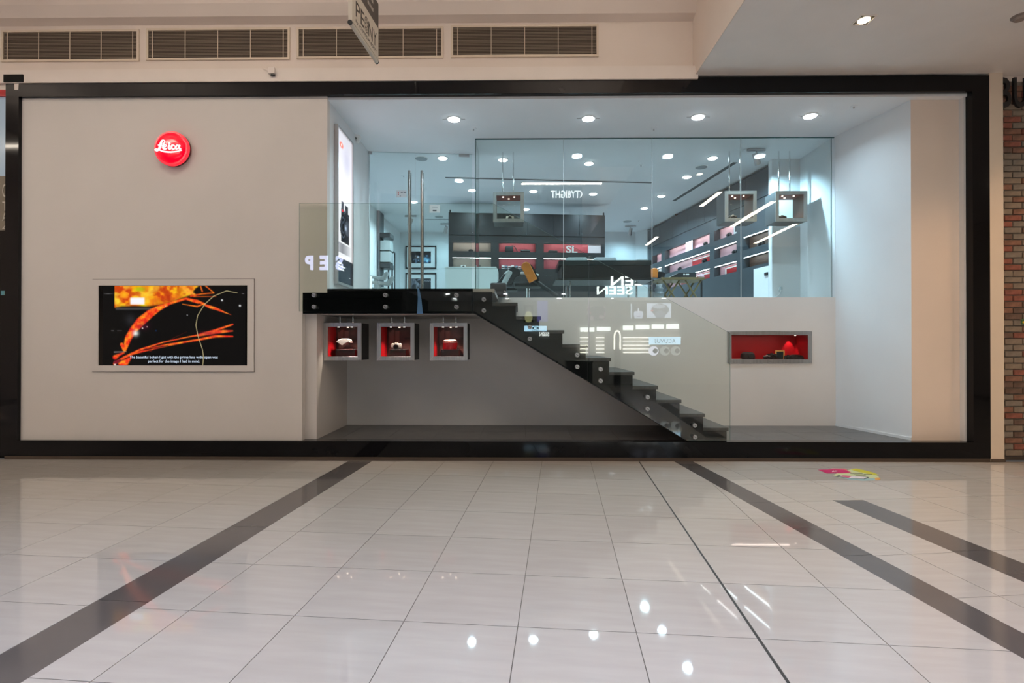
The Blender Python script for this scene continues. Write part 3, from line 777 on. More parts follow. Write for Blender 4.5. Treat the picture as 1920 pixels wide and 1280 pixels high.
blend(m*sm(fbm(gx/70, gy/60, 15, 3)-.60, .10)*.75, (190, 45, 8)); blend(m*sm(fbm(gx/110, gy/80, 21, 2)-.66, .12)*.6, (255, 225, 70)); blend(m*sm(gx-760, 80)*sm(fbm(gx/60, gy/60, 33, 2)-.55, .2)*.5, (170, 30, 5))
blend(inimg*sm(70-np.abs(gx-620), 60)*np.exp(-((gy-300)/45)**2)*.9, (255, 200, 60))
blend(sm(78-np.abs(gx-568), 10)*sm(38-np.abs(gy-316), 10), (250, 248, 255))
blend(inimg*sm(gx-330, 6)*sm(760-gx, 60)*np.exp(-((gy-400)/14)**2)*.6, (110, 108, 112))
blend(np.exp(-((gx-490)/60)**2-((gy-520)/60)**2)*.55*(.5+n1), (70, 70, 78))
def curve(pts, colr, soft=5, mott=0.0, seed=20):
    d = np.full(gx.shape, 1e9)
    for (x0, y0, w0), (x1, y1, w1) in zip(pts, pts[1:]):
        vx, vy = x1-x0, y1-y0; tt = np.clip(((gx-x0)*vx+(gy-y0)*vy)/(vx*vx+vy*vy), 0, 1)
        d = np.minimum(d, np.hypot(gx-(x0+vx*tt), gy-(y0+vy*tt)) - (w0+(w1-w0)*tt)/2)
    mk = sm(-d, soft)
    cc = np.asarray(colr, float)
    if mott:
        nn = fbm(gx/35, gy/35, seed)
        cc = cc[None, None]*(1-mott) + mott*np.stack([200+110*nn, 20+210*np.clip(nn*1.6-.45, 0, 1), 20+20*nn], -1)
    if np.ndim(cc) == 1: cc = cc[None, None]
    blend(np.clip(mk, 0, 1), cc)
curve([(1040,150,30),(1120,200,46),(1190,250,30)], (255, 210, 60), 12, .3)
for pts in ([(1255,150,14),(1275,210,16)], [(1150,262,20),(1260,240,14),(1395,228,12)], [(1310,150,14),(1400,226,12)], [(1180,268,10),(1425,268,4)]): curve(pts, (225, 95, 20), 8, .35)
curve([(400,790,40),(430,850,40),(470,720,74),(525,630,80),(605,540,100),(705,455,90),(800,395,60),(930,340,26),(1090,292,18),(1230,330,30)], (235, 85, 20), 8, .75)
curve([(640,470,10),(800,380,14),(950,330,18),(1100,290,24),(1220,320,34),(1300,348,20)], (240, 100, 25), 7, .5)
curve([(1060,350,8),(1220,376,16),(1290,350,10)], (235, 130, 30), 5, .3)
curve([(1270,345,14),(1360,382,34),(1430,402,30),(1500,432,18),(1588,466,3)], (235, 120, 40), 6, .6)
blend(np.exp(-((gx-640)/60)**2-((gy-590)/40)**2)*.5, (110, 15, 60))
curve([(318,1000,26),(420,930,20),(600,845,20),(850,765,14),(1100,712,12),(1220,690,18),(1400,640,24),(1606,572,18)], (240, 75, 35), 6, .5, 31)
curve([(318,985,16),(520,895,14),(700,840,30),(900,795,26),(1100,760,20),(1250,735,22),(1420,700,28),(1606,702,16)], (235, 70, 35), 7, .55, 37)
curve([(640,850,10),(900,800,6)], (20, 5, 8), 5); curve([(700,870,4),(980,710,2),(1110,650,1)], (150, 40, 20), 3)
curve([(1240,690,24),(1420,655,34),(1500,648,36),(1606,642,12)], (225, 80, 45), 7, .55, 41)
blend(np.exp(-((gx-1330)/90)**2-((gy-668)/22)**2)*.7, (165, 30, 50))
curve([(325,930,50),(365,905,30),(420,880,20)], (250, 110, 30), 10, .8, 44); curve([(390,1000,60),(440,985,70),(500,930,20)], (250, 120, 30), 10, .85, 46); curve([(330,985,40),(380,965,30)], (120, 20, 40), 10)
curve([(318,872,14),(450,868,6)], (140, 130, 128), 6)
for (x, y, r_, cc) in ((550, 668, 30, (235, 240, 235)), (1490, 308, 9, (255,255,255)), (1685, 368, 10, (255,255,255)), (1112, 470, 5, (235,235,240)), (625, 612, 7, (255,235,225)),
                       (675, 597, 5, (255,220,210)), (875, 374, 4, (230,230,240)), (326, 1012, 10, (255,255,255)), (772, 640, 7, (20,60,110))):
    blend(np.exp(-((gx-x)**2+(gy-y)**2)/(r_*r_)*1.0)**.7, cc)
for p in ([(285,640,5),(310,640,5)], [(350,640,4),(400,640,3)], [(1705,234,5),(1728,236,4)], [(200,238,2),(312,234,2)]): curve(p, (150,148,150), 3)
curve([(1655,228,6),(1540,205,7),(1400,262,7),(1300,352,7),(1225,475,7),(1206,580,7),(1230,700,7),(1280,850,7),(1290,930,7),(1282,1018,7)], (205, 190, 140), 3)
(sx0, sz1), (sx1, sz0) = u_(160+190/5.818, 510+150/5.818, YP-.008), u_(160+1745/5.818, 510+1018/5.818, YP-.008)
colour_grid('screen', lambda u, v: (sx0+(sx1-sx0)*u, YP-.0068, sz1+(sz0-sz1)*v), nu, nv, srgb_lin(img), M_screen, t)
M_cap = glow('caption_glow', (.72, .84, 1.0), .95)
for s, a, b, y0, y1 in (('The beautiful bokeh I got with the prime lens wide open was', 478, 1441, 951, 912), ('perfect for the image I had in mind.', 680, 1244, 995, 956)):
    xa, xb2 = u_(160+a/5.818, 640)[0], u_(160+b/5.818, 640)[0]; za, zb2 = u_(324, 510+y0/5.818)[1], u_(324, 510+y1/5.818)[1]
    text_mb(s, lambda u, v, w: (xa+u, YP-.0078+w, za+v), .0006, (xb2-xa, zb2-za), bold=.004).build('caption_line', M_cap, t, raw=True)

# ================================================================== LIGHT BOX ON THE RETURN WALL
xw = xr_up
pt = lambda px, py: (at_x(px, py, xw).y, at_x(px, py, xw).z)
ya, yb = pt(626, 540)[0], pt(656.5, 540)[0]; z1_, z0_ = pt(656.5, 268)[1], pt(656.5, 541)[1]
t = thing('light_box_poster', 'tall lit poster of a black camera over dark lettering on the left return wall', 'poster', (xw, ya, z0_))
fw = .03
fr = MB()
for (a, b, c0, c1) in ((ya, yb, z0_, z0_+fw), (ya, yb, z1_-fw, z1_), (ya, ya+fw, z0_+fw, z1_-fw), (yb-fw, yb, z0_+fw, z1_-fw)): fr.box(xw, xw+.05, a, b, c0, c1)
fr.build('poster_frame', M_clampmetal, t)
nu, nv = 60, 260
U, V = np.meshgrid(np.linspace(0, 1, nu), np.linspace(0, 1, nv))
img = np.zeros((nv, nu, 3)); nz = fbm(U*3, V*8, 3)
gv = np.interp(V, [0, .1, .3, 1], [.86, .93, 1.0, 1.0]); img[:] = np.array((246, 246, 255)); img *= gv[..., None]
gx, gy = U, V
blend(np.exp(-((U-.65)/.25)**2-((V-.17)/.10)**2)*.28, (150, 150, 190))
blend(np.clip(1.35-np.hypot((U-.28)/.11, (V-.085)/.018)*1.0, 0, 1), (250, 70, 40)); blend((np.hypot((U-.28)/.045, (V-.085)/.010) < 1)*1., (255, 235, 225))
cam_m = ((U > .26) & (U < .80) & (V > .50+.02*U) & (V < .725)) | ((U > .28) & (U < .44) & (V > .455) & (V < .55)) | ((U > .52) & (U < .74) & (V > .465) & (V < .56))
blend(cam_m*1., (34, 38, 48)); blend(cam_m*(nz > .56)*.5, (110, 120, 140))
for r_, cc in ((1.0, (18, 22, 30)), (.86, (70, 80, 98)), (.72, (20, 24, 32)), (.5, (60, 70, 88)), (.34, (12, 14, 20))): blend((np.hypot((U-.40)/.20, (V-.625)/.085) < r_)*1., cc)
blend(np.exp(-((U-.58)/.07)**2-((V-.62)/.02)**2), (190, 205, 235)); blend((np.hypot((U-.36)/.05, (V-.515)/.008) < 1)*1., (235, 50, 60))
blend(((V > .735) & (V < .80))*np.clip(1-np.abs(U-.35)*1.6, 0, 1)*.75, (105, 108, 120))
dk = V > .835; blend(dk*1., (34, 46, 60))
for v0, a, b in ((.872, .08, .34), (.893, .08, .62), (.912, .08, .46)): blend(((np.abs(V-v0) < .0055) & (U > a) & (U < b) & (fbm(U*16, V*4, 8, 2) > .36))*1., (235, 240, 250))
blend(((np.abs(V-.95) < .003) & (U > .8) & (U < .9))*1., (230, 235, 240))
yl0, yl1, zl0, zl1 = ya+fw, yb-fw, z0_+fw, z1_-fw
colour_grid('poster_print', lambda u, v: (xw+.03, yl0+(yl1-yl0)*u, zl1+(zl0-zl1)*v), nu, nv, srgb_lin(img), M_lbox, t)

# security camera, dome in the corner
c = at_y(668, 261, 1.25)
t = thing('security_camera', 'small white dome camera under the ceiling beside the lit poster', 'camera', (c.x, c.y, c.z))
MB().lathe((c.x, c.y, 0), [(.078, c.z+.05), (.078, c.z+.02), (.064, c.z+.01)], 24).build('mounting_base', M_offw, t, smooth=True)
MB().tube((c.x, c.y, c.z+.04), (c.x, c.y, ZC), .045, 20).build('mounting_stem', M_offw, t, smooth=True)
MB().lathe((c.x, c.y, 0), [(.0, c.z-.062), (.032, c.z-.055), (.054, c.z-.032), (.064, c.z), (.064, c.z+.01)], 24).build('dome', M_offw, t, smooth=True)
MB().tube((c.x+.004, c.y-.070, c.z-.012), (c.x+.004, c.y-.03, c.z-.006), .020, 14).build('lens', M_blk, t)
for k in (-1, 0, 1): MB().tube((c.x+k*.014, c.y-.056, c.z-.044), (c.x+k*.014, c.y-.03, c.z-.03), .006, 8).build('infrared_led', M_blk, t)

# ================================================================== DISPLAY CUBES
M_case = mat('black_case_laminate', (0.016, 0.016, 0.017), 0.5)
M_caseg = mat('graphite_case_laminate', (0.055, 0.058, 0.06), 0.4)
M_spot = glow('warm_case_lamp', (1, .80, .62), 6.0)
M_liningtop = mat('rust_red_lining', (0.40, 0.07, 0.045), 0.45)
def back_print(nu=28, nv=28):
    U, V = np.meshgrid(np.linspace(0, 1, nu), np.linspace(0, 1, nv)); n = fbm(U*5, V*5, 12)
    im = np.zeros((nv, nu, 3)); im[:] = (62, 38, 38); im *= (.75+.5*n)[..., None]
    def bl(m, c): nonlocal im; im = im*(1-m[..., None])+np.asarray(c)*m[..., None]
    fing = ((np.abs(U-.14-.06*V) < .10) & (V > .12+.05*np.sin(U*20)) & (V < .95-U)) | ((np.abs(U-.36) < .07) & (V > .14) & (V < .62))
    bl(np.clip(fing*1., 0, 1)*.9, (128, 92, 86)); bl(((np.abs(U-.27) < .02) & (V < .6))*.7, (70, 44, 42))
    bl(np.exp(-((U-.82)/.22)**2-((V-.62)/.3)**2)*.75, (118, 72, 66)); bl(((U > .62) & (np.abs(V-.40) < .035))*.7, (30, 18, 20)); bl(((U > .7) & (np.abs(V-.78) < .03))*.6, (150, 96, 92))
    bl((V < .1)*.6, (34, 24, 20)); return srgb_lin(im)
CUBES = []
def display_cube(px0, px1, py0, py1, y, rod_top, label, group, lower=True):
    a, b = at_y(px0, py1, y), at_y(px1, py0, y); x0, x1, z0, z1 = a.x, b.x, a.z, b.z; dep = .36; w = (x1-x0); bw_ = .053
    t = thing('display_cube', label, 'display case', ((x0+x1)/2, y+dep/2, z0), group=group)
    k = .012
    ix0, ix1, iz0, iz1 = x0+bw_, x1-bw_, z0+bw_, z1-bw_
    for nm, pl in (('frame_rail', [(x0, z0), (x1, z0), (ix1, iz0), (ix0, iz0)]), ('frame_rail', [(x0, z1), (ix0, iz1), (ix1, iz1), (x1, z1)]),
                   ('frame_stile', [(x0, z0), (ix0, iz0), (ix0, iz1), (x0, z1)]), ('frame_stile', [(x1, z0), (x1, z1), (ix1, iz1), (ix1, iz0)])):
        MB().prism(pl, y, y+.02).build(nm, M_steel_lit if lower else M_steel, t, bevel=.0015)
    case = MB(); y0, y1 = y+.02, y+dep
    case.box(x0+.004, x0+.02, y0, y1, z0+.004, z1-.004).box(x1-.02, x1-.004, y0, y1, z0+.004, z1-.004).box(x0+.02, x1-.02, y0, y1, z0+.004, z0+.02).box(x0+.02, x1-.02, y0, y1, z1-.02, z1-.004)
    if lower: case.box(x0+.02, x1-.02, y1-.012, y1, z0+.02, z1-.02)
    case.build('casing', M_case if lower else M_caseg, t)
    m_in = M_red if lower else mat('bronze_lining', (.20, .11, .085), .35)
    MB().box(x0+.02, ix0-.004, y0, y1-.013, z0+.02, z1-.02).build('side_lining', m_in, t)
    MB().box(ix1+.004, x1-.02, y0, y1-.013, z0+.02, z1-.02).build('side_lining', m_in, t)
    MB().box(ix0-.004, ix1+.004, y0, y1-.013, z0+.02, iz0-.004).build('floor_lining', m_in if lower else M_dark, t)
    MB().box(ix0-.004, ix1+.004, y0, y1-.013, iz1+.004, z1-.02).build('top_lining', m_in if lower else M_liningtop, t)
    if lower:
        colour_grid('back_print', lambda u, v: (ix0-.003+(ix1-ix0+.006)*u, y1-.0135, iz1+.004+(iz0-iz1-.008)*v), 28, 28, back_print(), M_print, t)
    else:
        MB().box(x0+.02, x1-.02, y1-.008, y1-.002, z0+.02, z1-.02).build('back_glass', M_glassC, t)
    MB().box(ix0-.002, ix1+.002, y+.004, y+.010, iz0-.002, iz1+.002).build('front_glass', M_glassC, t)
    xc = (x0+x1)/2
    for (u, v) in ((-.09, .11), (.09, .11), (0, .22)):
        MB().tube((xc+u, y+v, iz1-.004), (xc+u, y+v, iz1+.006), .013, 14).build('spot_lamp', M_spot, t)
    l = bpy.data.lights.new('case_light', 'SPOT'); l.spot_size = R(100); l.spot_blend = .8; l.shadow_soft_size = .02; l.energy = 24 if lower else 6; l.color = (1, .84, .70)
    lo = bpy.data.objects.new('case_light', l); COL.objects.link(lo); lo.location = Vector((xc, y+.13, iz1-.006)) - t.location; lo.parent = t
    for u in (-.0875*w/.5, .0875*w/.5):
        xx = xc - .012 + u
        MB().tube((xx, y+.20, z1-.004), (xx, y+.20, rod_top), .010, 14).build('hanging_rod', M_chrome, t, smooth=True)
        MB().lathe((xx, y+.20, 0), [(.019, z1-.004), (.019, z1+.02), (.012, z1+.026)], 16).build('rod_collar', M_chrome, t, smooth=True)
    CUBES.append(dict(t=t, x0=ix0, x1=ix1, xc=xc, y=y, dep=dep, zf=iz0-.004, zt=iz1))
    return t
ZSO = Z(588, .06)
YC1 = 0.38
display_cube(606.5, 677.5, 605, 675.5, YC1, ZSO, 'leftmost of the three steel-framed display cubes hanging below the landing', 'cubes below the landing')
display_cube(706.5, 777, 605, 675.5, YC1, ZSO, 'middle one of the three steel-framed display cubes below the landing', 'cubes below the landing')
display_cube(805.5, 876.5, 605, 675.5, YC1, ZSO, 'rightmost of the three display cubes below the landing, next to the stair slope', 'cubes below the landing')
YC2 = 1.72
display_cube(924.5, 982.5, 359.5, 416, YC2, ZC, 'steel display cube hanging from the ceiling by the glass doors', 'cubes hanging behind the glass', False)
display_cube(1359.5, 1419, 357.5, 415, YC2, ZC, 'steel display cube hanging in front of the dark shelf wall', 'cubes hanging behind the glass', False)
display_cube(1454.5, 1514, 357.5, 415, YC2, ZC, 'steel display cube hanging nearest the white right wall', 'cubes hanging behind the glass', False)

def camera_body(name, label, loc, w, m_body, m_top=None, group=None, lens=True, rotz=0.0, bag=False):
    """a small photo camera standing on loc, lens towards -Y"""
    t = thing(name, label, 'camera', loc, rotz, group); h = w*.60; d = w*.26; m_top = m_top or m_body
    MB().box(-w/2, w/2, -d/2, d/2, 0, h*.72).build('body', m_body, t, local=True, bevel=w*.04, seg=2, smooth=True)
    MB().box(-w/2*.97, w/2*.97, -d/2*.9, d/2*.9, h*.72, h*.86).build('top_plate', m_top, t, local=True, bevel=w*.025)
    MB().prism([(-w*.17, h*.84), (w*.17, h*.84), (w*.11, h*1.05), (-w*.11, h*1.05)], -d*.4, d*.4).build('viewfinder', m_top, t, local=True, bevel=w*.01)
    for xx in (-w*.33, w*.33): MB().tube((xx, 0, h*.85), (xx, 0, h*.94), w*.06, 14).build('dial', m_top, t, local=True)
    if lens:
        l = MB().lathe((0, 0, h*.40), [(w*.24, -d/2), (w*.25, -d*.9), (w*.22, -d*1.3), (w*.19, -d*1.35), (w*.12, -d*1.15)], 24, 'y').build('lens', M_blk, t, local=True, smooth=True)
    return t
def base_block(cb, w, h, label, m=M_case):
    z = cb['zf'] + .001; xc = cb['xc'] + .005; y = cb['y'] + .20
    t = thing('display_plinth', label, 'plinth', (xc, y, z))
    MB().box(xc-w/2, xc+w/2, y-.10, y+.10, z, z+h).build('plinth_block', m, t, bevel=.002)
    MB().tube((xc-w*.38, y-.1015, z+h*.78), (xc-w*.38, y-.099, z+h*.78), .004, 8).build('lock', M_chrome, t)
    return xc, y, z+h
# left: clear block on a red base, its glare modelled as a white shape ; middle: silver camera ; right: red leather case
xc, y, zz_ = base_block(CUBES[0], .26, .095, 'black plinth in the leftmost cube below the landing')
t = thing('glaring_block', 'brightly lit white folded cap over a clear block in the leftmost lower cube', 'display item', (xc - .03, y, zz_))
MB().box(xc-.10, xc+.06, y-.06, y+.06, zz_, zz_+.085).build('clear_block', M_glassC, t)
MB().box(xc-.085, xc+.055, y-.05, y+.05, zz_+.001, zz_+.006).build('red_base_sheet', mat('bright_red_sheet', (.75, .06, .04), .4), t)  # plain bright red, without emission
cap = MB(); pr = [(-.11, .10), (-.08, .13), (-.03, .145), (.04, .145), (.07, .13), (.085, .085), (.072, .10), (.05, .10), (.02, .085), (-.02, .055), (-.04, .06), (-.07, .085)]
cap.prism([(xc-.03+a, zz_+b) for a, b in pr], y-.065, y+.06).build('glare_shape', mat('glare_white', (.9, .88, .84), .6), t, bevel=.004)
xc, y, zz_ = base_block(CUBES[1], .22, .095, 'black plinth in the middle cube below the landing')
M_silver = mat('silver_camera_metal', (.72, .68, .62), .3, metal=.6)
camera_body('silver_camera', 'silver camera on the black plinth in the middle lower cube', (xc - .035, y - .02, zz_), .15, mat('grey_camera_grip', (.30, .26, .24), .5), M_silver)
xc, y, zz_ = base_block(CUBES[2], .24, .095, 'black plinth in the rightmost cube below the landing')
t = thing('red_leather_case', 'bright red leather camera case on the plinth in the rightmost lower cube', 'case', (xc - .01, y, zz_))
M_redl = mat('red_leather', (.62, .012, .03), .4, bump=.2, scale=60, var=.1)
MB().lathe((0, 0, 0), [(.094, 0), (.098, .03), (.098, .10), (.09, .118), (.06, .128), (0, .13)], 32).build('case_body', M_redl, t, local=True, smooth=True)
MB().lathe((0, 0, 0), [(.100, .088), (.1015, .095), (.092, .122), (.07, .131)], 32).build('case_flap', mat('pale_pink_leather', (.85, .45, .40), .45), t, local=True, smooth=True)
MB().box(-.018, .018, -.104, -.094, .05, .10).build('case_strap', M_redl, t, local=True, bevel=.003)
# upper cubes
for cb, lab in ((CUBES[3], 'small silver camera inside the cube by the glass doors'), (CUBES[4], 'small black and silver camera inside the cube before the dark shelf wall'), (CUBES[5], 'small black and silver camera inside the cube nearest the right wall')):
    k = cb is CUBES[3]
    t = camera_body('display_camera', lab, (cb['xc'] + (.02 if k else -.06), cb['y'] + .17, cb['zf'] + .012), .13, M_silver if k else M_blk, M_silver, group='cameras in the hanging cubes')
    s = MB().box(cb['xc']-.12, cb['xc']+.12, cb['y']+.08, cb['y']+.27, cb['zf']+.001, cb['zf']+.011).build('display_mat', M_dark, None)
    tag(s, 'thin dark mat ' + ('in the cube by the glass doors' if k else 'in the cube before the dark shelf wall' if cb is CUBES[4] else 'in the cube nearest the right wall'), 'mat')

# ================================================================== RED SHOWCASE IN THE STAIR WALL
t = thing('wall_showcase', 'long steel-framed red showcase set into the white stair wall', 'showcase', ((SH['x0']+SH['x1'])/2, YB, SH['z0']))
x0, x1, z0, z1 = SH['x0'], SH['x1'], SH['z0'], SH['z1']; b = .056; ix0, ix1, iz0, iz1 = x0+b, x1-b, z0+b, z1-b
for nm, pl in (('frame_rail', [(x0, z0), (x1, z0), (ix1, iz0), (ix0, iz0)]), ('frame_rail', [(x0, z1), (ix0, iz1), (ix1, iz1), (x1, z1)]),
               ('frame_stile', [(x0, z0), (ix0, iz0), (ix0, iz1), (x0, z1)]), ('frame_stile', [(x1, z0), (x1, z1), (ix1, iz1), (ix1, iz0)])):
    MB().prism(pl, YB-.015, YB+.004).build(nm, M_steel, t, bevel=.0015)
ins = MB(); d1 = YB+.36
ins.box(ix0-.02, ix1+.02, d1, d1+.015, iz0-.02, iz1+.02).box(ix0-.02, ix0, YB+.004, d1, iz0-.02, iz1+.02).box(ix1, ix1+.02, YB+.004, d1, iz0-.02, iz1+.02).box(ix0, ix1, YB+.004, d1, iz0-.02, iz0-.002).box(ix0, ix1, YB+.004, d1, iz1, iz1+.02)
ins.build('red_lining', M_red, t)
MB().box(ix0-.002, ix1+.002, YB-.006, YB, iz0-.002, iz1+.002).build('front_glass', M_glassC, t)
MB().tube(((x0+x1)/2, YB-.018, z0+b*.5), ((x0+x1)/2, YB-.014, z0+b*.5), .007, 10).build('lock', M_chrome, t)
MB().tube((ix1-.10, YB+.16, iz1-.006), (ix1-.10, YB+.16, iz1+.004), .012, 12).build('spot_lamp', M_spot, t)
l = bpy.data.lights.new('showcase_light', 'SPOT'); l.energy = 5; l.spot_size = R(58); l.spot_blend = .25; l.shadow_soft_size = .01; l.color = (1, .85, .75)
lo = bpy.data.objects.new('showcase_light', l); COL.objects.link(lo); lo.parent = t; lo.location = Vector((ix1-.10, YB+.30, iz1-.004)) - t.location; lo.rotation_euler = (R(6), 0, 0)
l = bpy.data.lights.new('showcase_strip', 'AREA'); l.shape = 'RECTANGLE'; l.size = ix1-ix0-.25; l.size_y = .03; l.energy = .9; l.color = (1, .82, .72)
lo = bpy.data.objects.new('showcase_strip', l); COL.objects.link(lo); lo.parent = t; lo.location = Vector(((ix0+ix1)/2-.1, YB+.10, iz1-.004)) - t.location
zf = iz0 - .002; yq = YB + .17; XQ = lambda px: X(px, yq, 680)
t = thing('camera_case', 'rounded black leather camera case at the left of the red wall showcase', 'case', (XQ(1402), yq, zf))
w = (XQ(1415)-XQ(1390))
MB().lathe((0, 0, 0), [(w*.50, 0), (w*.52, w*.2), (w*.46, w*.42), (w*.33, w*.52), (0, w*.55)], 24).build('case_body', M_blk2, t, local=True, smooth=True)
MB().tube((0, -w*.5, w*.25), (0, -w*.62, w*.25), w*.2, 18).build('case_front', M_blk2, t, local=True, bevel=.004)
t = thing('price_card', 'small white card lying at the left end of the red wall showcase', 'card', (XQ(1377), yq, zf))
MB().box(XQ(1372), XQ(1388), yq-.06, yq+.02, zf, zf+.006).build('card_face', M_card, t)
camera_body('compact_camera', 'black camera beside the small gold frame in the red wall showcase', (XQ(1447), yq, zf), .15, M_blk, M_blk2)
t = thing('picture_frame', 'small gold-edged picture frame standing in the red wall showcase', 'frame', (XQ(1466), yq+.05, zf))
fx0, fx1 = XQ(1457), XQ(1474); fz = Z(656.5, yq+.05, 1466); M_gold = mat('gold_edge_glow', (.72, .42, .12), .35, metal=.4, emit=(.8, .45, .12), estr=.15)  # faint glow put into the gold edge, which is no lamp
for (a, b_, c0, c1) in ((fx0, fx1, fz-.018, fz), (fx0, fx0+.016, zf, fz-.018), (fx1-.016, fx1, zf, fz-.018)): MB().box(a, b_, yq+.045, yq+.06, c0, c1).build('frame_bar', M_gold, t)
MB().box(fx0+.016, fx1-.016, yq+.05, yq+.058, zf, fz-.018).build('picture', mat('dark_teal_print', (.015, .04, .05), .3, var=.8, scale=20), t)
camera_body('rangefinder_camera', 'black camera in front of the gold frame in the red wall showcase', (XQ(1471), yq-.10, zf), .11, M_blk, M_blk2)
t = thing('leather_pouch', 'flat black leather pouch at the right of the red wall showcase', 'pouch', (XQ(1493), yq+.02, zf))
w = XQ(1508)-XQ(1479)
MB().lathe((0, 0, 0), [(w*.52, 0), (w*.5, w*.12), (w*.38, w*.24), (w*.2, w*.29), (0, w*.30)], 24).build('pouch_body', M_blk2, t, local=True, smooth=True)
MB().box(-w*.15, w*.15, -w*.5, -w*.38, w*.05, w*.2).build('pouch_flap', M_blk2, t, local=True, bevel=.004)
camera_body('small_camera', 'small black camera left of centre in the red wall showcase', (XQ(1436), yq-.03, zf), .10, M_blk, M_silver)

# ================================================================== HANGING BLADE SIGN
xf, xn = X(705.5, -1.0), X(656, -1.67)
yf, yn_ = -1.0, -1.67
zbot_f = at_y(706, 119, yf).z; zbot = zbot_f
sg = thing('blade_sign', 'double-sided hanging blade sign, cream below and dark above, in front of the grilles', 'sign', (xf, yf, zbot))
dv = Vector((xn - xf, yn_ - yf, 0)); Ls = dv.length; dv.normalize(); nrm = Vector((dv.y, -dv.x, 0));
if nrm.x > 0: nrm = -nrm          # face seen from the camera: towards +X?  camera stands right of the blade
nrm = -nrm
base = Vector((xf, yf, 0))
def blade(a0, a1, z0, z1, off0, off1):
    mb = MB(); vs = []
    for z in (z0, z1):
        for (a, o_) in ((a0, off0), (a1, off0), (a1, off1), (a0, off1)): p = base + dv*a + nrm*o_; vs.append((p.x, p.y, z))
    return mb.add(vs, [(0,3,2,1),(4,5,6,7),(0,1,5,4),(1,2,6,5),(2,3,7,6),(3,0,4,7)])
zmid = at_y(705, 54, yf).z; ztop_ = at_y(705, 8, yf).z
M_signc = mat('cream_sign_face', (.62, .55, .46), .5); M_signd = mat('dark_brown_sign_face', (.05, .04, .034), .5)
blade(0, Ls, zbot + .035, zmid, -.02, .02).build('cream_panel', M_signc, sg)
blade(0, Ls, zmid, ztop_, -.02, .02).build('dark_panel', M_signd, sg)
MB().tube(base + Vector((0, 0, zbot+.02)), base + dv*Ls + Vector((0, 0, zbot+.02)), .021, 14).build('bottom_tube', M_signc, sg, smooth=True)
for a in (-.012, Ls + .0): MB().tube(base + dv*a + Vector((0, 0, zbot+.02)), base + dv*(a+.012) + Vector((0, 0, zbot+.02)), .023, 14).build('tube_cap', M_blk, sg)
for a in (.1, Ls - .1): MB().tube(base + dv*a + Vector((0, 0, ztop_)), base + dv*a + Vector((0, 0, 6.9)), .006, 8).build('hanging_wire', M_chrome, sg)
def on_blade(u, v, tt): p = base + dv*(Ls - u) + nrm*(.0202 + .001*tt); return (p.x, p.y, v)
H = zmid - zbot
M_ink = mat('dark_brown_ink', (.035, .026, .02), .6)
zl = zbot + H*.36; hl = H*.40
for s, u0, wd in (('P', .08, .10), ('E', .20, .09), ('N', .40, .11), ('Y', .53, .09)):
    text_mb(s, lambda u, v, q_: on_blade((u0 + u)*Ls/.68, zl + v, q_), 1, (wd, hl)).build('sign_letter', M_ink, sg, raw=True)
ring = MB(); cu_, cv_, rh, rv = .345*Ls/.68, zl + hl*.5, .050*Ls/.68, hl*.56
for i in range(28):
    a0_, a1_ = 2*math.pi*i/28, 2*math.pi*(i+1)/28
    for r0, r1 in ((.86, 1.0), (.30, .38)):
        ring.add([on_blade(cu_+rh*r_*math.cos(a_), cv_+rv*r_*math.sin(a_), 1) for r_, a_ in ((r0, a0_), (r1, a0_), (r1, a1_), (r0, a1_))], [(0, 1, 2, 3)])
for i in range(8):
    a_ = 2*math.pi*i/8
    ring.add([on_blade(cu_+rh*r_*math.cos(a_+e_), cv_+rv*r_*math.sin(a_+e_), 1) for r_, e_ in ((.38, 0), (.62, .22), (.86, 0), (.62, -.22), )], [(0, 1, 2, 3)])
ring.build('flower_ring', M_ink, sg, raw=True)
for s, u0, wd in (('by', .08, .06), ('CYNTOM', .17, .26), ('BODY', .46, .16)):
    text_mb(s, lambda u, v, q_: on_blade(u0*Ls/.68 + u, zbot + H*(.185 if s == 'by' else .20) + v, q_), 1, (wd*Ls/.68, H*(.10 if s == 'by' else .085))).build('small_word', M_ink, sg, raw=True)
mk = MB(); rn = random.Random(5); hd = ztop_ - zmid
for row in (.30, .62):
    u = .06
    while u < .58:
        w_ = rn.uniform(.02, .05)
        if rn.random() > .2:
            u0 = u*Ls/.68; z_ = zmid + hd*row
            mk.add([on_blade(u0, z_, 1), on_blade(u0+w_*Ls/.68, z_, 1), on_blade(u0+w_*Ls/.68, z_+hd*.14, 1), on_blade(u0, z_+hd*.14, 1)], [(0, 1, 2, 3)])
        u += w_ + .012
mk.build('illegible_print', mat('pale_grey_ink', (.45, .42, .38), .6), sg, raw=True)

# ================================================================== DROPPED CEILING FITTINGS
c = at_z(1620, 37.5, ZD)
t = thing('recessed_downlight', 'square recessed downlight with a bright round lamp in the mall dropped ceiling', 'ceiling light', (c.x, c.y, ZD))
h = .085
fr = MB()
for (a, b_, c0, c1) in ((-h, h, -h, -h+.012), (-h, h, h-.012, h), (-h, -h+.012, -h+.012, h-.012), (h-.012, h, -h+.012, h-.012)): fr.box(a, b_, c0, c1, -.006, 0.002)
fr.build('trim_frame', M_ledge, t, local=True)
MB().box(-h+.012, h-.012, -h+.012, h-.012, -.003, 0.001).build('recess_plate', mat('brown_recess', (.09, .065, .045), .5), t, local=True)
MB().tube((0, 0, -.0075), (0, 0, -.003), .056, 28).build('lamp', glow('warm_lamp_glow', (1, .86, .62), 24), t, local=True)
for (a, b_) in ((.055, .055), (-.055, -.055), (.055, -.055), (-.055, .055)): MB().tube((a, b_, -.006), (a, b_, -.002), .008, 8).build('screw', M_brass, t, local=True)
c = at_z(1912, 31, ZD)
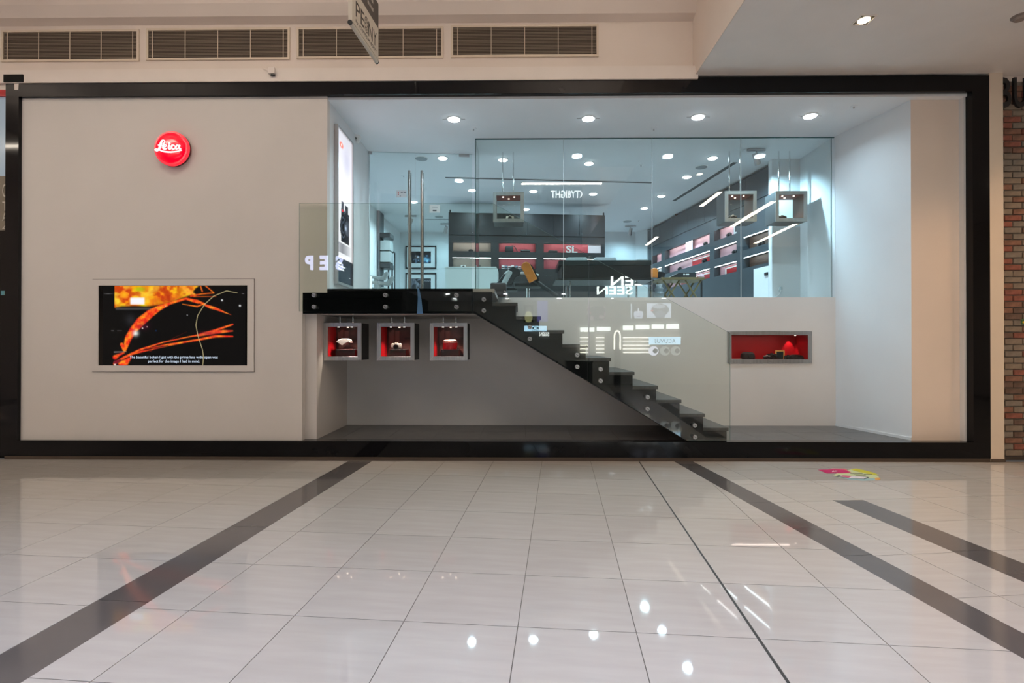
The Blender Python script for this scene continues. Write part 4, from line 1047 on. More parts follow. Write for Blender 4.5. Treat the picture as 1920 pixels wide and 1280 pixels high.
t = thing('smoke_detector', 'round brown smoke detector at the right edge of the dropped ceiling', 'detector', (c.x, c.y, ZD))
MB().lathe((0, 0, 0), [(.065, 0), (.063, -.02), (.045, -.038), (0, -.042)], 24).build('housing', mat('taupe_plastic', (.28, .22, .19), .5), t, local=True, smooth=True)
MB().lathe((0, 0, 0), [(.075, 0), (.075, -.006), (.064, -.008)], 24).build('base_ring', mat('taupe_plastic', (.28, .22, .19), .5), t, local=True, smooth=True)

# ================================================================== FLOOR STICKER
st = thing('floor_sticker', 'colourful printed sticker with a pink flag and a phone picture on the tile floor', 'sticker', at_z(1597, 890))
K = 14.77
def sheet(name, pts, col, lvl, rough=.45):
    z = .0008 + .0005*lvl
    P = [at_z(1530 + a/K, 870 + b/K, z) for a, b in pts]
    MB().prism([(p.x, p.y) for p in P], z - .0005, z, 'z').build(name, mat('sticker_' + name, lin(*col), rough), st)
sheet('pale_oval', [(470, 300), (700, 200), (1000, 130), (1300, 170), (1600, 260), (1720, 330), (1780, 400), (1700, 440), (1300, 455), (900, 420), (650, 370)], (188, 196, 150), 0)
sheet('yellow_wedge', [(960, 140), (1120, 120), (1400, 175), (1620, 240), (1740, 300), (1600, 300), (1300, 235), (1100, 190)], (186, 180, 40), 1)
sheet('blue_edge', [(640, 370), (900, 385), (1350, 400), (1600, 385), (1690, 440), (1300, 455), (900, 420)], (138, 172, 176), 1)
sheet('orange_dot', [(1620, 395), (1680, 365), (1750, 370), (1790, 400), (1750, 435), (1660, 442)], (206, 148, 70), 2)
sheet('coral_edge', [(180, 160), (480, 120), (800, 120), (980, 220), (800, 160), (500, 140)], (206, 110, 110), 1)
sheet('pink_flag', [(60, 152), (560, 135), (780, 150), (980, 232), (780, 245), (310, 252)], (184, 24, 92), 2)
sheet('phone_outline', [(540, 335), (640, 298), (1440, 350), (1480, 370), (1340, 412), (950, 395), (620, 352)], (40, 58, 60), 2)
sheet('phone_screen', [(620, 335), (700, 306), (1420, 355), (1320, 402), (960, 385)], (214, 204, 210), 3)
sheet('phone_picture', [(670, 335), (740, 310), (1000, 328), (900, 372)], (196, 84, 120), 4)
for k, (a, b, c_) in enumerate(((950, 255, 340), (1040, 285, 340), (1110, 315, 270), (1330, 272, 230))):
    sheet('printed_line', [(a, b), (a + c_, b - 6), (a + c_, b + 5), (a, b + 8)], (70, 66, 50), 3)
text_mb('AX', lambda u, v, q_: tuple(at_z(1530 + (440 + u)/K, 870 + (212 - v)/K, .0026 + q_*.0002)), 1, (150, 45)).build('white_lettering', mat('white_ink', (.8, .78, .8), .5), st, raw=True)

# ================================================================== SHOP: CENTRE CABINET
YK = 4.7
pl, pr_ = at_y(841, 398, YK), at_y(1134, 405, YK + .30)
wv = Vector((pr_.x - pl.x, .30, 0)); WK = wv.length; rk = math.atan2(wv.y, wv.x)
HK = pl.z - ZU
cab = thing('display_cabinet', 'wide charcoal display cabinet with red lit niches in the middle of the shop', 'cabinet', (pl.x, YK, ZU), rk)
# local: u along the front, v depth, h height; niches given in image px of the front
KU = lambda px: (px - 841) / (1134 - 841) * WK
kz = lambda py: at_y(987, py, YK + .15).z - ZU
n1a, n1b, n2a, n2b = kz(473.5), kz(454), kz(504), kz(484)
cols = [(848.5, 919.5), (934, 1003.5), (1018, 1127.5)]
D0, DN = .45, .17
body = MB()
body.box(0, WK, DN, D0, 0, HK)
ux = [0] + [KU(p) for c_ in cols for p in c_] + [WK]
for i in range(0, len(ux), 2): body.box(ux[i], ux[i+1], 0, DN, 0, HK)
for i in range(1, len(ux)-1, 2):
    for a, b in ((0, n2a), (n2b, n1a), (n1b, HK)): body.box(ux[i], ux[i+1], 0, DN, a, b)
body.build('carcass', M_dark, cab, local=True)
M_added_strip = glow('added_strip_glow', (1, .93, .93), 26)
dh = kz(442)
nd = 6; tops = [WK*k/nd for k in range(nd+1)]
for k in range(nd):
    d = MB().box(tops[k]+.003, tops[k+1]-.003, -.018, -.001, dh, HK-.01).build('cabinet_door', M_dark, cab, local=True)
    xx = tops[k+1]-.05 if k % 2 == 0 else tops[k]+.05
    MB().tube((xx, -.03, dh+.05), (xx, -.018, dh+.05), .008, 10).build('door_knob', M_chrome, d, local=True)
for k in range(3):
    a, b = ux[1+2*k], ux[2+2*k]
    for (z0, z1, row) in ((n1a, n1b, 1), (n2a, n2b, 2)):
        m = M_tan if k == 0 else M_redback
        MB().box(a+.001, b-.001, DN-.012, DN-.001, z0+.001, z1-.001).build('niche_back', m, cab, local=True)
        if row == 2: MB().box(a+.002, b-.002, .012, .022, z1-.008, z1-.001).build('light_strip', M_white_lit, cab, local=True)
        else: MB().box(a+.002, b-.002, .0, .01, z1-.03, z1-.001).build('added_strip_lip', M_dark, cab, local=True); MB().box(a+.03, b-.03, .03, .045, z1-.008, z1-.001).build('added_strip', M_added_strip, cab, local=True)  # glowing strip added to brighten the upper niche, with a lip to cover it
    MB().box(a+.001, b-.001, .0, DN-.012, n1a+.001, n1a+.012).build('shelf', M_dark, cab, local=True)
MB().box(KU(1102), KU(1127), .02, .03, n1a+.012, n1b-.02).build('frosted_panel', mat('frosted_white_glass', (.75, .62, .62), .4), cab, local=True)
MB().box(.02, .05, -.03, -.01, HK-.02, HK+.05).build('bracket', M_blk, cab, local=True); MB().box(WK-.05, WK-.02, -.03, -.01, HK-.02, HK+.05).build('bracket', M_blk, cab, local=True)
Mk = Matrix.Translation((pl.x, YK, ZU)) @ Matrix.Rotation(rk, 4, 'Z')
kp = lambda px, v, h: Mk @ Vector((KU(px), v, h))
h1 = n1a + .0125; h2 = n2a + .0005
t = thing('shelf_letters', 'white block letters S and L standing in the red niche of the centre cabinet', 'letters', kp(1071.5, .03, h1), rk)
wS = KU(1082.5) - KU(1061)
text_mb('SL', lambda u, v, q_: (-wS/2 + u, q_*.02, v), 1, (wS, (n1b-n1a)*.70), bold=.02).build('letter_pair', M_offw, t, local=True, raw=True)
t = thing('camera_bag', 'black camera bag with a strap in the middle red niche of the cabinet', 'bag', kp(953.5, .08, h1), rk)
wb = KU(962) - KU(947)
MB().box(-wb/2, wb/2, -.06, .06, 0, .13).build('bag_body', M_blk2, t, local=True, bevel=.02, seg=2, smooth=True)
MB().path([(wb*.3, -.065, .14), (wb*.65, -.07, .12), (wb*.9, -.07, .05), (wb*1.0, -.07, .008)], .008).build('strap', M_blk2, t, local=True)
t = thing('lying_lens', 'dark lens lying on its side in the middle red niche of the cabinet', 'lens', kp(984, .08, h1), rk)
MB().tube((-.10, 0, .035), (.06, 0, .035), .035, 20).build('barrel', M_blk, t, local=True, smooth=True); MB().tube((.06, 0, .035), (.10, 0, .035), .034, 20).build('focus_ring', M_blk2, t, local=True)
t = thing('flat_case', 'flat black case in the right red niche left of the white letters', 'case', kp(1036, .08, h1), rk)
MB().box(-.10, .10, -.06, .06, 0, .05).build('case_body', M_blk2, t, local=True, bevel=.012, smooth=True)
camera_body('shelf_camera', 'small black camera on the taupe upper niche of the cabinet', kp(882, .09, h1 + .001), .10, M_blk)
t = thing('white_camera_box', 'white camera with a dark round lens in the lower left niche of the cabinet', 'camera', kp(868, .08, h2), rk)
MB().box(-.055, .055, -.03, .03, 0, .075).build('body', M_offw, t, local=True, bevel=.006); MB().tube((.005, -.05, .035), (.005, -.03, .035), .025, 20).build('lens', M_blk, t, local=True)
t = thing('speaker_box', 'small taupe box in the lower left niche of the cabinet', 'box', kp(896, .08, h2), rk)
MB().box(-.05, .05, -.05, .05, 0, .085).build('box_body', mat('taupe_card', (.16, .14, .12), .6), t, local=True, bevel=.004); MB().box(-.05, .05, -.0505, -.05, .06, .065).build('seam', M_blk, t, local=True)
for k, px in enumerate((942, 948, 954, 960, 967, 973)):
    t = thing('product_box', ['first', 'second', 'third', 'fourth', 'fifth', 'sixth'][k] + ' small pale product box from the left in the lower red niche of the cabinet', 'box', kp(px, .08, h2), rk, 'product boxes in the lower red niche')
    MB().box(-.03, .03, -.03, .03, 0, .085 - .01*(k % 3)).build('box_body', [M_offw, mat('blue_grey_card', (.2, .27, .36), .5), M_offw][k % 3], t, local=True); MB().box(-.03, .03, -.031, -.03, .02, .04).build('printed_band', M_dark, t, local=True)

# ================================================================== SHOP: WALL UNIT ON THE RIGHT
sd = (SB - SA); LS = sd.length; sdir = sd.normalized(); rs = math.atan2(sdir.y, sdir.x)     # local u runs from the near end A to the far end B
sn = Vector((sdir.y, -sdir.x))
if sn.x > 0: sn = -sn                                                                # outward normal (towards the shop, -X)
def su(px, py=500):
    d = ray(px, py); a = np.array([[d.x, -sdir.x], [d.y, -sdir.y]]); b = np.array([SA.x-CAM.x, SA.y-CAM.y]); s, u = np.linalg.solve(a, b)
    return u, CAM.z + d.z*s - ZU
unit = thing('wall_shelf_unit', 'long charcoal wall unit with pink lit shelves along the right side of the shop', 'shelving', (SA.x, SA.y, ZU), rs)
# local axes: +u along the unit, +v = left of u. Interior of the wall lies on the side away from sn
vin = 1 if Vector((-sdir.y, sdir.x)).dot(sn) < 0 else -1
DP = .40; DN2 = .15
HS = su(1448, 308)[1]
bays = [(1381, 1339), (1330.5, 1246), (1240, 1223)]
ub = [(su(a)[0], su(b)[0]) for a, b in bays]
r1b, r1t = su(1330.5, 455.7)[1], su(1330.5, 434)[1]
r2b, r2t = su(1330.5, 488.5)[1], su(1330.5, 469.6)[1]
r3b, r3t = su(1330.5, 521)[1], su(1330.5, 503)[1]
u4 = (su(1442)[0], su(1393)[0]); w1b, w1t = su(1442, 455)[1], su(1442, 428.5)[1]; w2b, w2t = su(1442, 491.5)[1], su(1442, 469.6)[1]
u5 = (su(1442)[0], su(1414)[0]); d5 = su(1442, 498)[1]
def vb(mb, u0, u1, v0, v1, z0, z1, m=0):
    a, b = sorted((v0*vin, v1*vin)); return mb.box(u0, u1, a, b, z0, z1, m)
body = MB()
bay_all = [(u4[0], u4[1], [(0, d5) if False else None, (w2b, w2t), (w1b, w1t)])] + [(a, b, [(r3b, r3t), (r2b, r2t), (r1b, r1t)]) for a, b in ub]
last = 0.0
for (a, b, ops) in bay_all:
    vb(body, last, a, 0, DP, 0, HS)
    ops = [o_ for o_ in ops if o_]; z = 0.0
    for (o0, o1) in ops:
        vb(body, a, b, 0, DN2, z, o0); z = o1
    vb(body, a, b, 0, DP, z, HS); vb(body, a, b, DN2, DP, 0, HS)
    last = b
vb(body, last, LS, 0, DP, 0, HS)
body.build('carcass', M_slate, unit, local=True)
def in_unit(name, u0, u1, v0, v1, z0, z1, m, parent=None):
    return vb(MB(), u0, u1, v0, v1, z0, z1).build(name, m, parent or unit, local=True)
for k, (a, b, ops) in enumerate(bay_all):
    for j, o_ in enumerate([o for o in ops if o]):
        mback = M_wood if k == 0 else (M_pink if j == 2 or k != 3 else M_white)
        in_unit('niche_back', a+.001, b-.001, DN2-.014, DN2-.001, o_[0]+.001, o_[1]-.001, mback)
        if k == 0 or j < 2: in_unit('light_strip', a+.02, b-.02, .010, .019, o_[1]-.009, o_[1]-.001, M_white_lit)
        else: in_unit('added_strip_lip', a+.002, b-.002, .0, .01, o_[1]-.03, o_[1]-.001, M_slate); in_unit('added_strip', a+.03, b-.03, .03, .045, o_[1]-.008, o_[1]-.001, M_added_strip)  # added glow strip behind its lip brightens the top shelves
# door seams of the upper cupboards and their knobs
nd = 7
edges = [LS*k/nd for k in range(nd+1)]
for k in range(nd):
    z0 = r1t + .22
    d = in_unit('cupboard_door', edges[k]+.003, edges[k+1]-.003, -.016, -.001, z0, HS-.01, M_slate)
    xx = edges[k+1]-.06 if k % 2 == 0 else edges[k]+.06
    vb(MB(), xx-.008, xx+.008, -.03, -.016, z0+.05, z0+.066).build('door_knob', M_chrome, d, local=True)
in_unit('white_panel', u5[0], u5[1], -.012, -.001, .02, d5, M_white); in_unit('panel_latch', u5[0]+.01, u5[0]+.09, -.03, -.012, d5-.16, d5-.11, M_blk)
in_unit('top_bracket', su(1268)[0]-.02, su(1268)[0]+.02, -.02, .02, HS, HS+.05, M_blk)
# red framed inserts in the lower niches
for k, (a, b) in enumerate(ub):
    w = b - a
    for (z0, z1, f0, f1) in ((r2b, r2t, .55, .98), (r3b, r3t, .30, .98)) if k == 1 else ((r3b, r3t, .05, .75),):
        in_unit('red_insert', a+w*(1-f1) if k == 1 else a+w*f0, a+w*(1-f0) if k == 1 else a+w*f1, DN2-.028, DN2-.015, z0+.002, z1-.03, M_red)
        in_unit('white_insert_edge', (a+w*(1-f1) if k == 1 else a+w*f0)+.03, (a+w*(1-f0) if k == 1 else a+w*f1)-.03, DN2-.034, DN2-.029, z1-.075, z1-.05, M_offw)
        uu = a+w*(1-f1)+.08 if k == 1 else a+w*f1-.06
        in_unit('white_insert_edge', uu, uu+.05, DN2-.034, DN2-.029, z0+.003, z1-.05, M_offw)
Mu = Matrix.Translation((SA.x, SA.y, ZU)) @ Matrix.Rotation(rs, 4, 'Z')
up_ = lambda u, v, h: Mu @ Vector((u, v*vin, h))
def shelf_item(name, label, cat, u, v, h): return thing(name, label, cat, up_(u, v, h), rs)
t = shelf_item('white_card_stand', 'white card standing on the upper pink shelf of the right wall unit', 'card', su(1287)[0], .07, r1b+.001)
MB().box(-.16, .16, -.005, .005, 0, .27).build('card_face', M_card, t, local=True); MB().box(-.05, .05, -.03, .03, 0, .004).build('card_foot', M_card, t, local=True)
t = shelf_item('framed_card', 'white framed card on the upper shelf of the right wall unit, below the hanging cube', 'card', su(1376)[0], .06, r1b+.001)
MB().box(-.09, .09, -.006, .006, 0, .20).build('card_frame', M_card, t, local=True); MB().box(-.045, .045, -.010, .010, .05, .17).build('card_print', M_dark, t, local=True)
for lab, px, h, w in (('on the upper pink shelf', 1318, r1b, .13), ('on the upper shelf under the hanging cube', 1362, r1b, .14), ('on the middle shelf before the red insert', 1316, r2b, .15),
                      ('on the middle shelf in the shorter bay', 1372, r2b, .13), ('at the far end of the middle shelf', 1270, r2b, .13), ('on the walnut-backed shelf', 1421, w1b, .17)):
    u = su(px)[0]; q_ = up_(u, .062, h + .001)
    camera_body('shelf_camera', 'small black camera ' + lab.replace(' near end of its bay', ' bay end') + ' of the wall unit', q_, w, M_blk, M_blk2, 'cameras on the right wall unit', rotz=rs + (math.pi if vin > 0 else 0) + math.pi)

# ================================================================== SHOP: COUNTER, DESK, TABLE, CHAIRS
def box_px(mb, px0, px1, py0, py1, y0, y1, m=0):
    a, b = at_y(px0, py1, y0), at_y(px1, py0, y0); return mb.box(a.x, b.x, y0, y1, a.z, b.z, m)
yk = 3.7
a, b = at_y(835, 540, yk), at_y(932.5, 500, yk)
t = thing('reception_counter', 'pale grey-green reception counter in front of the cabinet', 'counter', ((a.x+b.x)/2, yk, ZU))
MB().box(a.x, b.x, yk, yk+.6, ZU, b.z-.03).build('counter_body', M_counter, t); MB().box(a.x-.0, b.x-.02, yk-.012, yk+.62, b.z-.03, b.z).build('counter_top', M_counter, t)
# the large dark desk
yd = 2.6
a, b = at_y(1048, 497, yd), at_y(1222, 487.5, yd); zb3 = at_y(1140, 521.5, yd).z; xl2, xr2 = a.x, b.x
t = thing('display_desk', 'large black display desk with a thick top and slim legs behind the glass', 'desk', ((a.x+b.x)/2, yd, ZU))
MB().box(xl2, xr2, yd, yd+.95, a.z, b.z).build('desk_top', mat('dark_smoked_glass', (.035, .042, .042), .12), t, bevel=.004)
xi = X(1060, yd)
MB().box(xi-.06, xr2-.01, yd+.012, yd+.93, zb3, a.z-.0005).build('drawer_body', mat('matt_black_laminate', (.018, .018, .019), .4), t, bevel=.003)
for k in range(3):
    w_ = (xr2-xi-.02)/3; MB().box(xi+.005+w_*k, xi-.005+w_*(k+1), yd+.004, yd+.0118, zb3+.01, a.z-.012).build('drawer_front', M_blk, t)
for px in (1070, 1196.5):
    for yy in (yd+.12, yd+.80): MB().tube((X(px, yd), yy, ZU), (X(px, yd), yy, zb3), .018, 14).build('leg', M_chrome, t, smooth=True)
MB().box(xl2-.05, xr2+.03, yd+.02, yd+.9, zb3-.03, zb3-.0005).build('lower_shelf', M_dark, t)
for k, (p0, p1) in enumerate(((1059, 1102), (1111, 1156), (1190, 1216))):
    x0, x1 = X(p0, yd+.25), X(p1, yd+.25)
    tt = thing('display_pad', ('left pale rounded pad on the black display desk', 'middle pale rounded pad on the black display desk', 'far right low pale pad on the black display desk')[k], 'pad', ((x0+x1)/2, yd+.45, b.z), group='pale pads on the display desk')
    hh = .085 if k < 2 else .05
    MB().prism([(x0, b.z), (x1, b.z), (x1-.005, b.z+hh*.6), (x1-.03, b.z+hh), (x0+.06, b.z+hh), (x0+.02, b.z+hh*.8)], yd+.20, yd+.70).build('pad_body', M_pad, tt, bevel=.008)
    MB().box(x0+.04, x1-.04, yd+.30, yd+.60, b.z+hh, b.z+hh+.004).build('pad_top', M_pad, tt)
# low brass table with crossed legs
yt2 = 3.2
a, b = at_y(1240, 524, yt2), at_y(1322, 519.5, yt2)
t = thing('folding_table', 'low table with crossed brass legs in front of the right wall unit', 'table', ((a.x+b.x)/2, yt2, ZU))
MB().box(a.x, b.x, yt2, yt2+.6, a.z, b.z).build('table_top', M_brass, t, bevel=.004)
for p0, p1 in ((1244, 1276), (1286, 1317)):
    xm0, xm1 = X(p0, yt2+.05), X(p1, yt2+.05)
    for yy in (yt2+.08, yt2+.50):
        MB().tube((xm0, yy, a.z), (xm1, yy, ZU+.01), .017, 8).build('leg', M_brass, t); MB().tube((xm1, yy+.04, a.z), (xm0, yy+.04, ZU+.01), .017, 8).build('leg', M_brass, t)
x0, x1 = X(1256, yt2), X(1308, yt2); zt = at_y(1290, 509.5, yt2).z
t = thing('presentation_case', 'black presentation case on the low brass table', 'case', ((x0+x1)/2, yt2+.2, b.z))
MB().prism([(x0, b.z), (x1, b.z), (x1, zt), (x0+.20, zt)], yt2+.08, yt2+.52).build('case_body', M_blk2, t, bevel=.005)
for k, (p0, p1) in enumerate(((1284, 1287), (1288.5, 1295))): MB().box(X(p0, yt2), X(p1, yt2), yt2+.0785, yt2+.08, b.z+.05, b.z+.075).build('white_mark', M_offw, t)
t = thing('pink_ball', 'small pink and white round figurine on the brass table', 'ornament', (X(1326, yt2), yt2+.3, ZU + 0))
zz1 = at_y(1326, 523, yt2+.3).z
MB().lathe((0, 0, zz1-ZU), [(0, 0), (.04, .012), (.055, .05), (.04, .09), (0, .105)], 20).build('ball', mat('pale_pink_plastic', (.72, .45, .52), .4), t, local=True, smooth=True)
MB().tube((0, 0, 0), (0, 0, zz1-ZU), .02, 12).build('stand', M_dark, t, local=True); MB().lathe((0, 0, 0), [(.10, 0), (.10, .012), (.02, .02)], 20).build('foot', M_dark, t, local=True)
# chairs
def tilted_panel(mb, c, w, h, th, tilt, yaw=0.0, n=10):
    """rounded-top panel standing at c, leaning by tilt about Y (screen plane lean)"""
    pts = [(-w/2, 0), (w/2, 0), (w/2, h*.8)] + [(w/2*math.cos(a), h*.8+h*.2*math.sin(a)) for a in np.linspace(0, math.pi, n)][1:-1] + [(-w/2, h*.8)]
    M = Matrix.Translation(c) @ Matrix.Rotation(yaw, 4, 'Z') @ Matrix.Rotation(tilt, 4, 'Y')
    vs = [M @ Vector((x, -th/2, z)) for x, z in pts] + [M @ Vector((x, th/2, z)) for x, z in pts]; k = len(pts)
    mb.add(vs, [tuple(range(k)), tuple(range(2*k-1, k-1, -1))] + [(i, k+i, k+(i+1) % k, (i+1) % k) for i in range(k)]); return mb
yc = 2.35
def bar(p0, p1, y0, r, mb=None, y1=None):
    mb = mb or MB(); return mb.tube(at_y(*p0, y0), at_y(*p1, y1 if y1 is not None else y0), r, 10)
t = thing('orange_chair', 'black office chair with a tilted orange leather back left of the display desk', 'chair', (X(1010, yc), yc, ZU))
a, b = at_y(1000, 527, yc), at_y(982.5, 492, yc); tl = math.atan2(b.x-a.x, b.z-a.z); hl = (b-a).length
tilted_panel(MB(), a, .155, hl, .05, tl).build('orange_backrest', M_orange, t, bevel=.008)
tilted_panel(MB(), a + Vector((.085, .03, 0)), .055, hl*.9, .07, tl).build('back_shell', M_blk, t)
bar((997, 522), (1046, 556), yc+.05, .035).build('frame_arm', M_dark, t)
bar((1046, 556), (1043, 566), yc+.05, .030).build('frame_leg', M_dark, t)
bar((976, 512), (1000, 512), yc+.10, .022).build('armrest', M_clampmetal, t)
bar((1000, 512), (1010, 516), yc+.10, .018).build('armrest_end', M_offw, t)
sx, sy, sz = X(990, yc+.25), yc+.3, at_y(990, 527, yc).z
MB().box(sx-.24, sx+.24, sy-.22, sy+.22, sz-.07, sz).build('seat', M_blk2, t, bevel=.02, seg=2, smooth=True)
MB().tube((sx, sy, ZU+.08), (sx, sy, sz-.07), .03, 14).build('column', M_chrome, t)
for k in range(5):
    a_ = 2*math.pi*k/5; MB().tube((sx, sy, ZU+.08), (sx+.27*math.cos(a_), sy+.27*math.sin(a_), ZU+.03), .02, 8).build('base_arm', M_blk, t)
# folded grey stool-like roll and the dark block at the landing edge
t = thing('grey_bolster', 'pale grey padded bolster leaning on a dark chair beside the orange chair', 'cushion', at_y(938, 533, yc-.05))
MB().tube((X(939, yc-.05)-.10, yc-.05, ZU+.03), at_y(957, 508, yc-.05), .045, 18).build('bolster_body', M_pad, t, bevel=.012, smooth=True)
bar((946, 513), (955, 506.5), yc-.09, .014).build('loop', M_pad, t)
t = thing('dark_chair', 'black swivel chair behind the pale bolster at the top of the stairs', 'chair', (X(962, yc+.9), yc+.9, ZU))
a, b = at_y(948, 530, yc+.4), at_y(964, 500, yc+.4)
MB().prism([(at_y(*p, yc+.6).x, at_y(*p, yc+.6).z) for p in ((930, 532), (950, 506), (962, 499), (975, 505), (984, 512), (966, 520), (960, 534))], yc+.58, yc+.70).build('backrest', M_blk2, t, bevel=.012)
cx_ = X(950, yc+.9); zs = at_y(960, 534, yc+.4).z
MB().box(cx_-.2, cx_+.2, yc+.70, yc+1.1, zs-.06, zs).build('seat', M_blk2, t, bevel=.015); MB().tube((cx_, yc+.90, ZU), (cx_, yc+.90, zs-.06), .03, 12).build('column', M_chrome, t); MB().lathe((cx_, yc+.90, ZU), [(.22, 0), (.22, .02), (.03, .05)], 20).build('base', M_blk, t)
ye = 1.0
t = thing('stair_head_pad', 'dark padded block with rounded top at the head of the stairs', 'pad', (X(940, ye), ye, ZU))
p = lambda px, py: (at_y(px, py, ye).x, at_y(px, py, ye).z)
(px0, pz1), (px1, _) = p(919, 529.5), p(949, 529.5)
MB().box(px0, px1, ye, ye+.30, ZU, pz1).build('pad_body', mat('dark_graphite_vinyl', (.035, .038, .042), .5), t, bevel=.025, seg=3, smooth=True)
MB().box(px0-.01, px1-.02, ye+.02, ye+.28, ZU, ZU+.02).build('pad_foot', M_blk, t)
MB().prism([p(945, 545), p(948, 545), p(954, 563), p(951, 563)], ye-.02, ye-.012).build('metal_edge', M_clampmetal, t)
t = thing('second_orange_chair', 'orange-backed chair half hidden behind the right end of the display desk', 'chair', (X(1228, 4.6), 4.6, ZU))
a = at_y(1226, 520, 4.6); b = at_y(1226, 502.5, 4.6)
tilted_panel(MB(), a, .16, b.z-a.z, .05, R(4)).build('orange_backrest', M_orange, t, bevel=.01); tilted_panel(MB(), a + Vector((.14, .05, -.02)), .16, (b.z-a.z)*.75, .05, R(14)).build('back_shell', M_blk, t)
MB().box(a.x-.2, a.x+.25, 4.65, 5.1, a.z-.10, a.z-.03).build('seat', M_blk2, t, bevel=.015); MB().tube((a.x, 4.87, ZU), (a.x, 4.87, a.z-.1), .03, 12).build('column', M_chrome, t); MB().lathe((a.x, 4.87, ZU), [(.22, 0), (.22, .02), (.03, .05)], 20).build('base', M_blk, t)
t = thing('water_bottle_stack', 'clear ribbed container standing under the right end of the desk', 'container', (X(1236, 2.85), 2.85, ZU))
zt = at_y(1236, 533, 2.85).z - ZU
MB().lathe((0, 0, 0), [(.10, 0), (.11, zt*.1), (.10, zt*.2), (.11, zt*.3), (.085, zt*.42), (.095, zt*.55), (.07, zt*.65), (.08, zt*.78), (.05, zt*.9)], 20).build('container_body', mat('smoky_plastic', (.22, .26, .28), .25), t, local=True, smooth=True)
MB().lathe((0, 0, 0), [(.05, zt*.9), (.055, zt), (0, zt)], 20).build('cap', M_pad, t, local=True)
# pale stools with curved arms on the left
for k, (pa, pb, pc, yy, lab) in enumerate(((( 689, 516), (717, 517.5), (724.5, 508.5), 4.3, 'pale grey high chair with upturned armrest behind the left glass door, farther one'), ((694, 526.5), (725, 527.5), (735, 517), 3.7, 'pale grey high chair with upturned armrest behind the left glass door, nearer one'))):
    t = thing('high_chair', lab, 'chair', (X((pa[0]+pb[0])/2, yy), yy, ZU), group='pale high chairs by the glass door')
    arm = MB(); A, B, C_ = at_y(*pa, yy), at_y(*pb, yy), at_y(*pc, yy)
    prv = None; th = .05
    prof = [(A.x, A.z), (B.x, B.z-.012), (C_.x-.02, C_.z-.02), (C_.x+.03, C_.z), (C_.x+.045, C_.z-.06), (B.x+.06, B.z-.085), (B.x-.02, B.z-.08), (A.x, A.z-.05)]
    arm.prism(prof, yy-.05, yy+.05).build('armrest', M_stool, t, bevel=.012, smooth=True)
    xm2 = (A.x*.45+B.x*.55)
    MB().tube((xm2, yy, ZU+.03), (xm2, yy, A.z-.05), .035, 14).build('post', M_stool, t, smooth=True)
    MB().lathe((xm2, yy, ZU), [(.2, 0), (.2, .015), (.05, .035)], 22).build('base', M_stool, t)
    MB().box(xm2-.2, xm2+.2, yy+.05, yy+.45, A.z-.30, A.z-.24).build('seat', M_stool, t, bevel=.02, seg=2, smooth=True)
t = thing('glowing_leg', 'short white glowing cylinder beside the pale high chairs', 'lamp', (X(693, 3.5), 3.5, ZU))
zt = at_y(693, 518, 3.5).z - ZU
MB().tube((0, 0, .02), (0, 0, zt), .045, 18).build('glowing_leg_body', glow('soft_white_glow', (.9, .97, 1), 1.4), t, local=True, smooth=True); MB().tube((0, 0, 0), (0, 0, .02), .055, 18).build('foot', M_stool, t, local=True)  # glow stands in for the light on the white leg

# ================================================================== SHOP: PICTURES AND FITTINGS
def frame_on_back(px0, px1, py0, py1, label, kind):
    y = 7.945; a, b = at_y(px0, py1, y), at_y(px1, py0, y); x0, x1, z0, z1 = a.x, b.x, a.z, b.z
    t = thing('framed_picture', label, 'picture', ((x0+x1)/2, y, z0), group='framed pictures on the back wall')
    fb, mw = .035, .12
    for (c0, c1, e0, e1) in ((x0, x1, z1-fb, z1), (x0, x1, z0, z0+fb), (x0, x0+fb, z0+fb, z1-fb), (x1-fb, x1, z0+fb, z1-fb)): MB().box(c0, c1, y-.035, y, e0, e1).build('frame_bar', M_blk, t)
    MB().box(x0+fb, x1-fb, y-.012, y-.004, z0+fb, z1-fb).build('mat_board', M_card, t)
    nu, nv = 56, 32; U, V = np.meshgrid(np.linspace(0, 1, nu), np.linspace(0, 1, nv)); n = fbm(U*7, V*5, 4 if kind else 9); n2 = fbm(U*16, V*9, 14)
    im = np.zeros((nv, nu, 3))
    if kind == 0:
        im[:] = (26, 26, 34); im += (np.exp(-((V-.72)/.22)**2)*np.exp(-((U-.72)/.28)**2))[..., None]*np.array((120, 190, 225))*(.4+.9*n)[..., None]
        im += (np.exp(-((V-.5)/.1)**2)*np.exp(-((U-.33)/.2)**2))[..., None]*np.array((190, 140, 110))*(n2)[..., None]; im += ((n2 > .62) & (V > .3))[..., None]*np.array((70, 90, 110)); im *= np.where(V < .25, .8, 1)[..., None]
    else:
        im[:] = (30, 30, 36); im += ((n > .5) & (U < .6))[..., None]*np.array((150, 155, 165))*(n2)[..., None]; im += ((U > .65) & (np.abs(V-.2-.05*np.sin(U*60)) < .03))[..., None]*np.array((120, 120, 125))
    colour_grid('print', lambda u, v: (x0+fb+mw+(x1-x0-2*fb-2*mw)*u, y-.0135, z1-fb-mw+(z0-z1+2*fb+2*mw)*v), nu, nv, srgb_lin(im), M_print, t)
frame_on_back(760.5, 818.5, 461, 504, 'framed photograph of a blue city street at night on the shop back wall', 0)
frame_on_back(760.5, 818.5, 511.5, 556, 'framed black and white photograph below the blue street picture', 1)
xwall = -3.298
